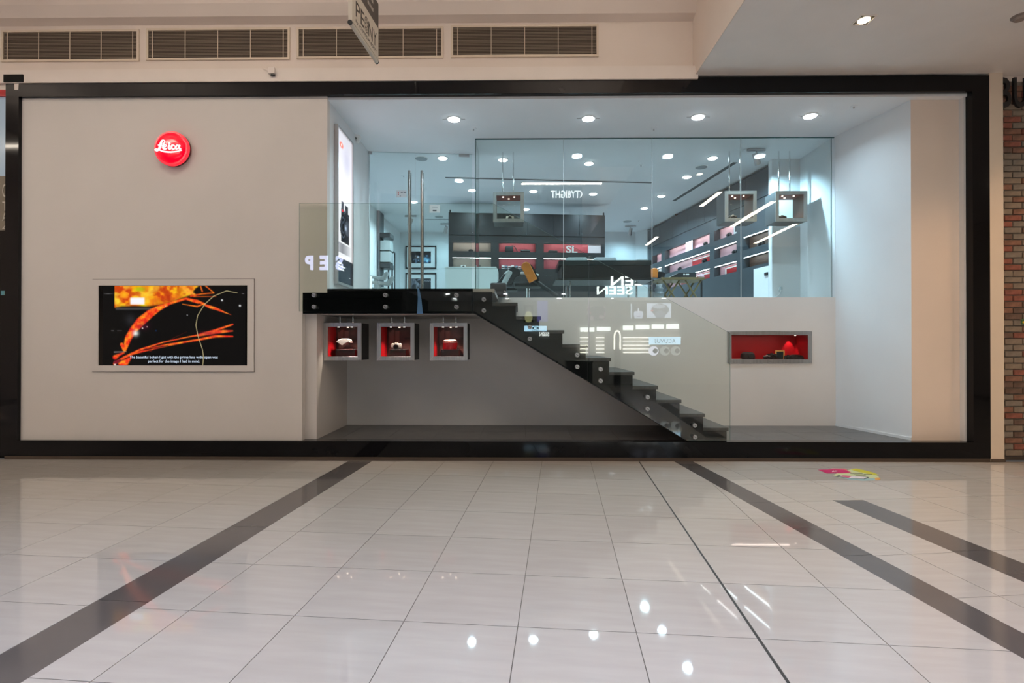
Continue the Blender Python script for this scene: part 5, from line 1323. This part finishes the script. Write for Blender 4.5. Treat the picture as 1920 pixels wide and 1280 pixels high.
def on_left(px0, px1, py0, py1, label, name, mats, thick, group=None, pic=None, pitch=None):
    ya = (at_x(px0, 500, xwall).y); yb = (at_x(px1, 500, xwall).y); z1 = at_x(px0, py0, xwall).z; z0 = max(ZU+.02, at_x(px0, py1, xwall).z)
    t = thing(name, label, 'picture', (xwall, ya, z0), group=group); fb = .03
    for (a, b, c0, c1) in ((ya, yb, z1-fb, z1), (ya, yb, z0, z0+fb), (ya, ya+fb, z0+fb, z1-fb), (yb-fb, yb, z0+fb, z1-fb)): MB().box(xwall, xwall+thick, a, b, c0, c1).build('frame_bar', M_blk, t)
    MB().box(xwall, xwall+thick*.5, ya+fb, yb-fb, z0+fb, z1-fb).build('picture', mats, t)
    return t
on_left(716, 726, 452, 545, 'nearest of the three tall framed prints along the left shop wall', 'framed_print', M_card, .04, 'tall framed prints on the left wall')
on_left(726.5, 733, 462, 545, 'middle one of the three tall framed prints along the left shop wall', 'framed_print', M_card, .04, 'tall framed prints on the left wall')
on_left(733.5, 738.5, 470, 545, 'farthest of the three tall framed prints along the left shop wall', 'framed_print', M_card, .04, 'tall framed prints on the left wall')
# dark fixture with two projecting boxes
ya = at_x(706.5, 470, xwall).y; z1 = at_x(706.5, 392, xwall).z
t = thing('wall_fixture', 'tall dark wall panel with two projecting grey boxes left of the framed prints', 'fixture', (xwall, ya, ZU))
MB().box(xwall, xwall+.06, ya, ya+.40, ZU+.02, z1).build('back_panel', M_slate, t)
for py0, py1, o0, o1 in ((437, 446, 0, .62), (452, 470, .02, .5), (472, 492, .0, .55), (494, 503, .0, .62)):
    ztop2, zlow = at_x(709, py0, xwall).z, at_x(709, py1, xwall).z
    MB().box(xwall+.06, xwall+.30, ya+.04, ya+.04+o1*.6, zlow, ztop2).build('projecting_box', M_dark if (py1-py0) < 12 else M_stool, t, bevel=.01)
# ceiling fittings
def ceil_pt(px, py): return at_z(px, py, ZC)
LABN = {}
M_lampdisc = glow('cool_downlight_glow', (.84, .94, 1.0), 22.0)
def downlight(px, py, r, label, group, power, front=False):
    c = ceil_pt(px, py)
    t = thing('ceiling_downlight', label, 'ceiling light', (c.x, c.y, ZC), group=group)
    MB().lathe((0, 0, 0), [(r*1.25, 0.001), (r*1.25, -.006), (r*1.02, -.009), (r*1.0, .0)], 28).build('trim_ring', M_offw, t, local=True, smooth=True)
    MB().lathe((0, 0, 0), [(r, -.003), (r*.96, -.014), (r*.75, -.022), (0, -.026)], 28).build('lamp', M_lampdisc, t, local=True, smooth=True)
    if front:
        MB().box(-r*1.9, -r*1.2, -.004, .004, -.006, -.001).build('spring_clip', M_clampmetal, t, local=True); MB().box(r*1.2, r*1.9, -.004, .004, -.006, -.001).build('spring_clip', M_clampmetal, t, local=True)
    l = bpy.data.lights.new('downlight_beam', 'AREA'); l.shape = 'DISK'; l.size = r*1.9; l.energy = power; l.color = COOL; l.spread = R(150)
    lo = bpy.data.objects.new('downlight_beam', l); COL.objects.link(lo); lo.parent = t; lo.location = (0, 0, -.030)
G1, G2 = 'downlights in front of the glass', 'downlights inside the shop'
for px, py, lab in ((851, 223, 'leftmost of the four bright downlights over the stairs'), (1103, 222, 'second of the four bright downlights over the stairs'), (1309, 219, 'third of the four bright downlights over the stairs'), (1519, 217, 'rightmost of the four bright downlights, near the splayed right wall')):
    downlight(px, py, .082, lab, G1, SHOP_W * (.62 if px > 1500 else 1.15), True)
for px, py, lab in ((830, 296, 'above the glass doors'), (943, 299, 'behind the rods of the left hanging cube'), (1104, 306, 'right of the second glass joint'), (1336, 296, 'left of the hanging cube before the dark unit'),
                    (885, 356, 'beyond the glass doors, near their right edge'), (1000, 358, 'right of the left hanging cube'), (1112, 363, 'over the right part of the centre cabinet'), (1288, 331, 'beside the long dark slot in the ceiling'),
                    (1240, 367, 'third along the row leading to the back right corner'), (1208, 390, 'farthest along the row leading to the back right corner'), (986, 392, 'just above the top of the centre cabinet'), (776, 378, 'between the door handles')):
    downlight(px, py, .075, 'shop ceiling downlight ' + lab, G2, DEEP_W if py > 370 else SHOP_W)
for px, py, lab in ((790, 297, 'above the left door leaf'), (823, 406, 'left of the centre cabinet'), (1315, 313, 'near the long dark slot'), (1176, 415, 'right of the centre cabinet')):
    c = ceil_pt(px, py); t = thing('ceiling_speaker', 'round grey ceiling speaker ' + lab, 'speaker', (c.x, c.y, ZC), group='ceiling speakers')
    MB().lathe((0, 0, 0), [(.11, 0.001), (.11, -.006), (.10, -.008)], 28).build('rim', M_offw, t, local=True); MB().tube((0, 0, -.009), (0, 0, -.004), .10, 28).build('speaker_grille', mat('grey_mesh', (.26, .28, .29), .6), t, local=True)
for px, py, lab in ((757, 329, 'over the left door leaf'), (1202, 309, 'over the desk'), (888, 241, 'in front of the glass, left'), (1226, 241, 'in front of the glass, centre'), (1601, 199, 'in front of the glass, right'), (1197, 413, 'at the back right')):
    c = ceil_pt(px, py); t = thing('sprinkler', 'small ceiling sprinkler ' + lab, 'sprinkler', (c.x, c.y, ZC), group='ceiling sprinklers')
    MB().lathe((0, 0, 0), [(.045, 0.001), (.042, -.006), (.015, -.01)], 18).build('cover_plate', M_ceil, t, local=True); MB().tube((0, 0, -.03), (0, 0, -.008), .009, 10).build('sprinkler_head', M_clampmetal, t, local=True)
# slot diffusers
M_slot = mat('dark_slot', (.055, .06, .062), .6)
a, b = ceil_pt(835, 332), ceil_pt(1222, 342)
def slot(a, b, w, label, g='air slots in the shop ceiling'):
    d = (b-a).normalized(); n = Vector((d.y, -d.x, 0))*w/2
    t = thing('air_slot', label, 'vent', tuple((a+b)/2), group=g)
    MB().prism([tuple((q_)[:2]) for q_ in (a-n, b-n, b+n, a+n)], ZC-.007, ZC-.004, 'z').build('slot_opening', M_slot, t)
    n2 = n*1.35
    MB().prism([tuple((q_)[:2]) for q_ in (a-n2, b-n2, b-n, a-n)], ZC-.009, ZC-.002, 'z').build('slot_edge', M_ceil, t); MB().prism([tuple((q_)[:2]) for q_ in (a+n, b+n, b+n2, a+n2)], ZC-.009, ZC-.002, 'z').build('slot_edge', M_ceil, t)
slot(a, b, .07, 'long dark air slot running across the shop ceiling')
slot(ceil_pt(1263, 376), ceil_pt(1378, 304), .085, 'long dark air slot slanting along the right side of the shop ceiling')
slot(ceil_pt(797, 411), ceil_pt(868, 411), .05, 'short air slot in the ceiling left of the centre cabinet')
# track spots, each with its own beam
def track_spot(px, py, target, watts, ang, label):
    c = ceil_pt(px, py); t = thing('track_spotlight', label, 'spotlight', (c.x, c.y, ZC), group='track spotlights')
    MB().box(-.14, .14, -.02, .02, -.035, -.001).build('track', M_clampmetal, t, local=True); MB().tube((0, 0, -.035), (0, 0, -.12), .012, 10).build('stem', M_clampmetal, t, local=True)
    p0 = Vector((0, 0, -.15)); d = (Vector(target) - c - p0).normalized(); MB().tube(p0 - d*.08, p0 + d*.10, .042, 16, 0, .05).build('spot_head', M_clampmetal, t, local=True, smooth=True)
    l = bpy.data.lights.new('spot_beam', 'SPOT'); l.energy = watts; l.spot_size = R(ang); l.spot_blend = .9; l.shadow_soft_size = .03; l.color = (.50, .82, 1)
    o = bpy.data.objects.new('spot_beam', l); COL.objects.link(o); o.parent = t; o.location = p0 + d*.14; o.rotation_euler = d.to_track_quat('-Z', 'Y').to_euler()
track_spot(1418, 279, (4.45, 2.28, 3.1), 240, 120, 'small track spotlight beside the hanging cube near the right wall')
track_spot(836, 419, (-2.4, 7.9, 2.5), 58, 150, 'small track spotlight left of the centre cabinet, aimed at the pictures')
track_spot(1182, 423, (2.7, 7.9, 2.5), 48, 150, 'small track spotlight right of the centre cabinet')
track_spot(770, 404, (-3.3, 6.2, 2.9), 60, 150, 'small track spotlight aimed along the left shop wall')
t = thing('wall_camera', 'tiny dark camera in the back right corner of the shop', 'camera', at_y(1218, 421, 7.4))
c = at_y(1218, 421, 7.4); MB().tube((c.x, 7.4, c.z), (c.x, 7.4, ZC), .012, 8).build('bracket', M_dark, t); MB().tube((c.x-.08, 7.36, c.z-.03), (c.x+.05, 7.42, c.z+.02), .04, 14).build('camera_head', M_dark, t)
# wall socket with a cable
c = at_y(1463, 540, 2.27)
t = thing('wall_socket', 'white wall socket with a plugged cable on the white wall end', 'socket', (c.x, 2.28, c.z-.05))
MB().box(c.x-.035, c.x+.035, 2.265, 2.28, c.z-.05, c.z+.05).build('plate', M_offw, t, bevel=.003); MB().box(c.x-.02, c.x+.02, 2.225, 2.265, c.z-.03, c.z+.02).build('plug', M_pad, t, bevel=.004)
MB().path([(c.x, 2.23, c.z-.02), (c.x-.03, 2.24, c.z-.10), (c.x-.10, 2.26, c.z-.17), (c.x-.2, 2.27, ZU+.005)], .005).build('cable', M_offw, t)
for k, (px, py) in enumerate(((822.5, 500), (822.5, 515.5))):
    c = at_y(px, py, 7.94); t = thing('caption_plate', ('upper', 'lower')[k] + ' small white caption plate right of the framed pictures', 'label', (c.x, 7.95, c.z-.06), group='caption plates')
    MB().box(c.x-.05, c.x+.05, 7.942, 7.95, c.z-.06, c.z+.03).build('plate', M_card, t)

# ================================================================== THE MALL BEHIND THE VIEWER (seen reflected in the glass)
YO = -8.8
def mir(px, py, ymirror, y):          # real place, on plane Y = y, of what the pane at ymirror shows at (px, py)
    return at_y(px, py, 2*ymirror - y)
ZH0, ZH1 = 3.02, 4.6
M_hdr = mat('charcoal_shop_header', (.035, .036, .037), .4)
M_optic = mat('optician_wall_paint', (.52, .50, .46), .6, var=.04)
struct('wall_opposite_upper', MB().box(-13, 13, YO - .3, YO, ZH1, 6.9), mat('dark_upper_cladding', (.09, .085, .08), .5))
struct('wall_opposite_header', MB().box(-13, 13, YO - .25, YO, ZH0, ZH1), M_hdr)
struct('wall_optician_back', MB().box(-6, 13, -12.6, -12.5, 0, 3.2), M_optic)
struct('wall_optician_left', MB().box(-3.45, -3.3, -12.5, YO, 0, ZH0), M_hdr)
struct('ceiling_optician', MB().box(-3.3, 13, -12.6, YO - .05, ZH0, ZH0 + .1), mat('optician_ceiling', (.6, .6, .6), .7))
struct('wall_cosmetics_back', MB().box(-13, -3.45, -11.6, -11.5, 0, 3.2), M_dark)
struct('ceiling_cosmetics', MB().box(-13, -3.45, -11.6, YO - .05, ZH0, ZH0 + .1), M_hdr)
M_sgn = glow('white_sign_glow', (.95, 1.0, .98), 12.0); M_sgn3 = glow('soft_sign_glow', (.95, 1.0, .98), 10.0); M_sgn2 = glow('lilac_sign_glow', (.62, .66, 1.0), 8.5)
def opp_sign(name, label, s, px0, px1, py0, py1, ym, y, m, proud=.04, bold=.0, spacing=1.0, cat='sign'):
    a, b = mir(px0, py1, ym, y), mir(px1, py0, ym, y)      # px0 < px1 in the mirror
    t = thing(name, label, cat, ((a.x+b.x)/2, y, a.z)); w, h = b.x - a.x, b.z - a.z
    text_mb(s, lambda u, v, q_: (b.x - u, y + proud - q_*.03, a.z + v), 1, (w, h), bold=bold, spacing=spacing).build('sign_letters', m, t, raw=True)
    return t
opp_sign('optician_sign', 'white lit block letters on the dark header of the optician across the mall', 'SEEN', 1119, 1185.5, 536.5, 552, YB+.02, YO, M_sgn, bold=.015)
t = thing('cosmetics_sign', 'lilac lit capital letters on the header of the cosmetics shop across the mall', 'sign', mir(550, 506, 0, YO))
for ch_, p0, p1 in (('S', 629.4, 643.7), ('E', 600, 615.6), ('P', 572.5, 587.8), ('H', 543.5, 560.5), ('O', 514, 532), ('R', 486, 502), ('A', 456, 474)):
    a, b = mir(p0, 506.3, 0, YO), mir(p1, 479.2, 0, YO)
    text_mb(ch_, lambda u, v, q_: (b.x - u, YO + .04 - q_*.03, a.z + v), 1, (b.x - a.x, b.z - a.z), bold=.04).build('sign_letter', M_sgn2, t, raw=True)
opp_sign('fashion_sign', 'white lit letters of an upper floor clothing shop across the mall', '6IXTY8IGHT', 1033, 1106, 357.5, 371, YB+.02, YO, M_sgn3, bold=.0)
# optician interior
YI = -12.45
def opp_panel(mb, px0, px1, py0, py1, y, th=.05, ym=0):
    a, b = mir(px0, py1, ym, y), mir(px1, py0, ym, y); mb.box(a.x, b.x, y, y+th, a.z, b.z); return a, b
M_tab = glow('white_tab_glow', (.95, 1, .98), 8.0); M_sh = glow('shelf_strip_glow', (1, .97, .86), 9.0)
for k, (p0, p1, q0, q1) in enumerate(((1088, 1114, 614, 621.5), (1119, 1144, 613, 620), (1168, 1187, 610.5, 618.5), (1192, 1217, 609, 617), (1222, 1244, 608, 616), (1249.5, 1272, 607.5, 616))):
    mb = MB(); a, b = opp_panel(mb, p0, p1, q0, q1, YI)
    t = thing('lit_brand_tab', ('first', 'second', 'third', 'fourth', 'fifth', 'sixth')[k] + ' white lit tab over the optician shelves, counted from the left of the reflection', 'sign', ((a.x+b.x)/2, YI, a.z), group='lit tabs over the optician shelves'); mb.build('tab_face', M_tab, t)
t = thing('optician_shelves', 'wall of lit eyewear shelves in the optician across the mall', 'shelving', (mir(1180, 690, 0, YI).x, YI, 0))
for (p0, p1) in ((1087.5, 1103), (1117, 1132), (1168, 1190), (1192, 1216), (1222, 1246), (1250, 1275)):
    for j, py in enumerate((632, 638.5, 646, 653, 660)):
        if p0 > 1216 and j: continue
        mb = MB(); opp_panel(mb, p0, p1, py, py+1.6, YI, .12); mb.build('shelf_light', M_sh, t)
        mb = MB(); opp_panel(mb, p0, p1, py+1.6, py+2.2, YI, .16); mb.build('shelf_board', M_card, t)
def lit_picture(px0, px1, py0, py1, label, fn, name='lit_poster', y=YI, strength=4.2, ym=0):
    a, b = mir(px0, py1, ym, y), mir(px1, py0, ym, y)
    t = thing(name, label, 'poster', ((a.x+b.x)/2, y, a.z)); nu, nv = 40, 24; U, V = np.meshgrid(np.linspace(0, 1, nu), np.linspace(0, 1, nv))
    colour_grid('poster_face', lambda u, v: (a.x+(b.x-a.x)*u, y+.05, b.z+(a.z-b.z)*v), nu, nv, srgb_lin(fn(U, V)), colour_print('poster_glow_%g' % strength, emission=strength), t)
    MB().box(a.x, b.x, y, y+.045, a.z, b.z).build('poster_box', M_hdr, t)
    return t
def face(U, V):
    im = np.zeros(U.shape+(3,)); im[:] = (70, 70, 74)
    im[(np.hypot((U-.5)/.30, (V-.72)/.42) < 1) & (V > .45)] = (205, 212, 235); im[(np.abs(U-.5) < .13*(V-.25)/.3) & (V > .3) & (V < .6)] = (225, 230, 250); im[(U < .08)] = (200, 210, 225)
    im[(V > .86) & (V < .9) & (np.abs(U-.5) < .12)] = (120, 110, 150); im[(V < .5) & (np.abs(U-.5) > .06) & (np.abs(U-.5) < .40) & (V > .18)] = (45, 45, 50); return im
def visor(U, V):
    im = np.zeros(U.shape+(3,)); im[:] = (215, 225, 245); im[np.hypot((U-.55)/.36, (V-.45)/.42) < 1] = (95, 100, 110); im[(np.hypot((U-.5)/.26, (V-.22)/.14) < 1)] = (170, 178, 195); im[(np.hypot((U-.55)/.22, (V-.8)/.3) < 1)] = (120, 128, 145)
    im[(np.hypot((U-.22)/.05, (V-.5)/.06) < 1)] = (205, 110, 110); return im
lit_picture(1182, 1211, 569.5, 597, 'lit poster of a face in dark sunglasses in the optician across the mall', face)
lit_picture(1212, 1257.5, 568.5, 596, 'lit poster of a grey visor in the optician across the mall', visor)
lit_picture(1100, 1135, 574, 601, 'dim lit poster of bright blurred shapes in the optician across the mall', lambda U, V: np.stack([110+130*(fbm(U*4, V*4, 6) > .55), 105+110*(fbm(U*4, V*4, 6) > .58), 110+120*(fbm(U*4, V*4, 6) > .56)], -1), strength=1.3)
lit_picture(1007, 1027, 559, 603, 'tall lilac lit poster in the optician across the mall', lambda U, V: np.stack([120+20*V, 120+20*V, 235+0*V], -1), strength=1.6)
lit_picture(982, 1000, 572, 604, 'tall yellow and pale lit poster in the optician across the mall', lambda U, V: np.stack([235*(np.hypot((U-.5)/.4, (V-.7)/.35) < 1)+30, 228*(np.hypot((U-.5)/.4, (V-.7)/.35) < 1)+30, 150*(np.hypot((U-.5)/.4, (V-.7)/.35) < 1)+30], -1), strength=1.6)
M_blsg = glow('pale_blue_sign_glow', (.48, .78, 1.0), 7.5); M_bltx = mat('blue_sign_ink', (.02, .08, .16), .5)
yA = -10.6
mb = MB(); a, b = opp_panel(mb, 1216.5, 1275.5, 631.5, 645.5, yA)
t = thing('lens_counter_sign', 'pale blue lit sign over three round pictures in the optician across the mall', 'sign', ((a.x+b.x)/2, yA, a.z-.4)); mb.build('sign_face', M_blsg, t, bevel=.004)
a2, b2 = mir(1225.5, 643, 0, yA), mir(1266, 635, 0, yA)
text_mb('ACUVUE', lambda u, v, q_: (b2.x-u, yA+.052+q_*.004, a2.z+v), 1, (b2.x-a2.x, b2.z-a2.z)).build('sign_letters', M_bltx, t, raw=True)
for px in (1225, 1246, 1266.5):
    c = mir(px, 657.5, 0, yA); mb = MB().tube((c.x, yA, c.z), (c.x, yA+.05, c.z), .155, 28); mb.build('round_picture', glow('lens_picture_glow_%d' % px, (.78, .82, 1.0) if px == 1225 else (.6, .66, .66), 5.6 if px == 1225 else 2.4), t)
    MB().lathe((c.x+.05, yA, c.z), [(.05, .051), (.08, .051), (.08, .056), (.05, .056)], 20, 'y').build('iris_ring', M_bltx, t)
mb = MB(); a, b = opp_panel(mb, 983, 1025, 611, 621, yA)
t = thing('eyewear_counter_sign', 'pale blue lit sign with an oval emblem in the optician across the mall', 'sign', ((a.x+b.x)/2, yA, a.z)); mb.build('sign_face', M_blsg, t, bevel=.004)
c = mir(1004, 615, 0, yA); em = MB()
for i in range(24):
    A0, A1 = 2*math.pi*i/24, 2*math.pi*(i+1)/24; em.add([(c.x+.11*r_*math.cos(a_), yA+.053, c.z+.045*r_*math.sin(a_)) for r_, a_ in ((.55, A0), (1, A0), (1, A1), (.55, A1))], [(0, 1, 2, 3)])
em.build('oval_emblem', M_bltx, t, raw=True)
a2, b2 = mir(997, 620.3, 0, yA), mir(1011, 618, 0, yA); text_mb('OAKLEY', lambda u, v, q_: (b2.x-u, yA+.052+q_*.004, a2.z+v), 1, (b2.x-a2.x, b2.z-a2.z)).build('sign_letters', M_bltx, t, raw=True)
opp_sign('window_lettering', 'small white lit letters low in the optician window across the mall', 'SEEN', 1011.5, 1029.5, 622.5, 630, 0, -9.2, M_tab, bold=.02)
# mannequin arch and furniture as dark masses
t = thing('arch_display', 'lit arch-shaped display stand in the optician across the mall', 'display', (mir(1158, 655, 0, YI).x, YI+.5, 0))
c0, c1 = mir(1152, 655, 0, YI+.5), mir(1163, 620, 0, YI+.5); pts = [(c0.x, YI+.5, c0.z)] + [((c0.x+c1.x)/2 + (c1.x-c0.x)/2*math.cos(a_), YI+.5, c1.z-.2+.2*math.sin(a_)) for a_ in np.linspace(math.pi, 0, 12)] + [(c1.x, YI+.5, c0.z)]
MB().path(pts, .025).build('arch_tube', M_sh, t)
MB().box(c0.x, c1.x, YI+.4, YI+.6, 0, c0.z).build('arch_base', M_hdr, t)
for k, (px, w_) in enumerate(((1085, .8), (1012, 1.1))):
    x = mir(px, 690, 0, -10.2).x; t = thing('optician_counter', ('dark counter near the middle of the optician', 'wide dark counter at the entrance side of the optician')[k], 'counter', (x, -10.2, 0))
    MB().box(x-w_/2, x+w_/2, -10.5, -9.9, .0, .88).build('counter_body', M_hdr, t); MB().box(x-w_/2-.02, x+w_/2+.02, -10.52, -9.88, .88, .92).build('counter_top', M_dark, t)
# optician ceiling lamps
k = 0
for x in (-2.2, -.4, 1.4, 3.2, 5.0):
    for y in (-9.7, -11.4):
        t = thing('optician_downlight', ('front' if y > -10 else 'back') + ' row white downlight in the optician ceiling, ' + ('leftmost', 'second from left', 'middle', 'second from right', 'rightmost')[k // 2] + ' of five', 'ceiling light', (x, y, ZH0), group='optician downlights'); k += 1
        MB().tube((0, 0, -.012), (0, 0, -.001), .07, 20).build('lamp', glow('optician_lamp_glow', (.92, .97, 1.0), 420), t, local=True); MB().lathe((0, 0, 0), [(.085, 0), (.085, -.008), (.07, -.012)], 20).build('trim_ring', M_offw, t, local=True)
# linear hall lamps
M_hspot = glow('added_cool_lamp_glow', (.9, .93, 1.0), 25.0)
M_hall = glow('warm_linear_glow', (1.0, .88, .73), HALL_E)
M_hall2 = glow('warm_linear_glow_low', (1.0, .84, .65), 34.0); M_hup = glow('added_uplight_glow', (1.0, .87, .74), 60.0)
def hall_lamp(a, b, w, label, hang=None):
    a = Vector(a); b = Vector(b); d = (b-a).normalized(); n = Vector((d.y, -d.x, 0))
    t = thing('linear_lamp', label, 'ceiling light', tuple((a+b)/2), group='linear hall lamps'); mb = MB()
    pl_ = lambda w_, e_: [tuple(q_[:2]) for q_ in (a-n*w_-d*e_, b-n*w_+d*e_, b+n*w_+d*e_, a+n*w_-d*e_)]
    MB().prism(pl_(w/2, 0), a.z-.010, a.z-.004, 'z').build('lamp_diffuser', M_hall if hang else M_hall2, t)
    MB().prism(pl_(w/2+.02, .02), a.z-.004, a.z+.03 if hang else a.z-.0005, 'z').build('lamp_housing', M_ledge, t)
    if hang:
        MB().prism(pl_(w/2, -.02), a.z+.0305, a.z+.036, 'z').build('added_uplight', M_hup, t)  # glowing top face added to brighten the ceiling and upper wall
        for p in (a+d*.2, b-d*.2): MB().tube((p.x, p.y, a.z+.03), (p.x, p.y, hang), .006, 8).build('hanging_wire', M_chrome, t)
hall_lamp((.085, -4.55, 5.7), (2.41, -4.55, 5.7), .12, 'linear lamp hung across the mall in front of the shop', 6.9)
hall_lamp((-8.4, -3.6, 5.7), (-6.3, -3.6, 5.7), .13, 'linear lamp hung across the mall in front of the white wall', 6.9)  # unseen lamps on the left, added to brighten the white panel
hall_lamp((-8.4, -6.0, 5.7), (-6.3, -6.0, 5.7), .13, 'linear lamp hung across the middle of the mall on the left', 6.9)
hall_lamp((-8.4, -8.2, 5.7), (-6.3, -8.2, 5.7), .13, 'linear lamp hung near the cosmetics shop', 6.9)
hall_lamp((-11.6, -4.5, 5.7), (-9.5, -4.5, 5.7), .13, 'linear lamp hung at the far left of the mall', 6.9)
hall_lamp((.1, -2.4, 6.5), (1.0, -2.4, 6.5), .13, 'high linear lamp close to the bulkhead', 6.9)  # unseen high lamps, added to brighten the upper wall
hall_lamp((-4.6, -2.7, 6.5), (-2.6, -2.7, 6.5), .13, 'high linear lamp close to the grilles', 6.9)
hall_lamp((4.45, -3.5, ZD), (4.45, -2.3, ZD), .10, 'short linear lamp in the dropped ceiling nearest the shop')
hall_lamp((4.35, -8.5, ZD), (4.35, -7.1, ZD), .10, 'linear lamp in the dropped ceiling near the optician header')
hall_lamp((6.1, -5.7, ZD), (6.0, -3.1, ZD), .12, 'long linear lamp in the middle of the dropped ceiling')
hall_lamp((7.9, -8.2, ZD), (7.75, -5.4, ZD), .12, 'long linear lamp at the right of the dropped ceiling')
hall_lamp((9.9, -4.4, ZD), (9.9, -2.2, ZD), .12, 'linear lamp at the far right of the dropped ceiling')
# unseen cool downlights added high over the viewer to brighten the near tiles
for k, (x, y) in enumerate(((-9.3, -6.6), (-4.9, -6.0), (-1.7, -6.0), (1.2, -6.0))):
    t = thing('added_hall_downlight', ('first', 'second', 'third', 'fourth')[k] + ' cool downlight from the left in the high mall ceiling', 'ceiling light', (x, y, 6.9), group='cool hall downlights')
    MB().tube((0, 0, -.010), (0, 0, -.001), .07, 24).build('lamp', M_hspot, t, local=True); MB().lathe((0, 0, 0), [(.10, 0), (.10, -.008), (.07, -.012)], 24).build('trim_ring', M_offw, t, local=True)
    l = bpy.data.lights.new('added_hall_beam', 'SPOT'); l.energy = 960; l.spot_size = R(76); l.spot_blend = 1.0; l.shadow_soft_size = .07; l.color = (.66, .78, 1.06)
    lo = bpy.data.objects.new('added_hall_beam', l); COL.objects.link(lo); lo.parent = t; lo.location = (0, 0, -.03)
for k, (x, y) in enumerate(((3.4, -6.2), (8.6, -7.4))):  # more unseen cool lights added in the dropped ceiling
    t = thing('added_hall_downlight', ('left', 'right')[k] + ' cool downlight in the dropped ceiling beside the viewer', 'ceiling light', (x, y, ZD), group='cool hall downlights')
    MB().tube((0, 0, -.010), (0, 0, -.001), .06, 24).build('lamp', M_hspot, t, local=True); MB().lathe((0, 0, 0), [(.085, 0), (.085, -.006), (.06, -.012)], 24).build('trim_ring', M_offw, t, local=True)
    l = bpy.data.lights.new('added_hall_beam', 'SPOT'); l.energy = (400, 60)[k]; l.spot_size = R(100); l.spot_blend = 1.0; l.shadow_soft_size = .06; l.color = (.76, .79, 1.0)
    lo = bpy.data.objects.new('added_hall_beam', l); COL.objects.link(lo); lo.parent = t; lo.location = (0, 0, -.03)
# warm downlights of the dropped ceiling
for k, (x, y) in enumerate(((4.9, -1.6), (6.6, -1.2), (7.6, -2.6), (3.1, -2.9))):
    t = thing('warm_downlight', ('warm recessed downlight outside the view over the sticker', 'warm recessed downlight over the brick wall side', 'warm recessed downlight at the right of the hall', 'warm recessed downlight nearest the bulkhead')[k], 'ceiling light', (x, y, ZD), group='warm recessed downlights')
    MB().tube((0, 0, -.008), (0, 0, -.001), .056, 24).build('lamp', MATS['warm_lamp_glow'], t, local=True); MB().lathe((0, 0, 0), [(.08, 0), (.08, -.006), (.056, -.009)], 24).build('trim_ring', M_ledge, t, local=True)
    l = bpy.data.lights.new('warm_beam', 'SPOT'); l.energy = 120; l.spot_size = R(110); l.spot_blend = .7; l.shadow_soft_size = .055; l.color = (1, .60, .30)
    lo = bpy.data.objects.new('warm_beam', l); COL.objects.link(lo); lo.parent = t; lo.location = (0, 0, -.02)
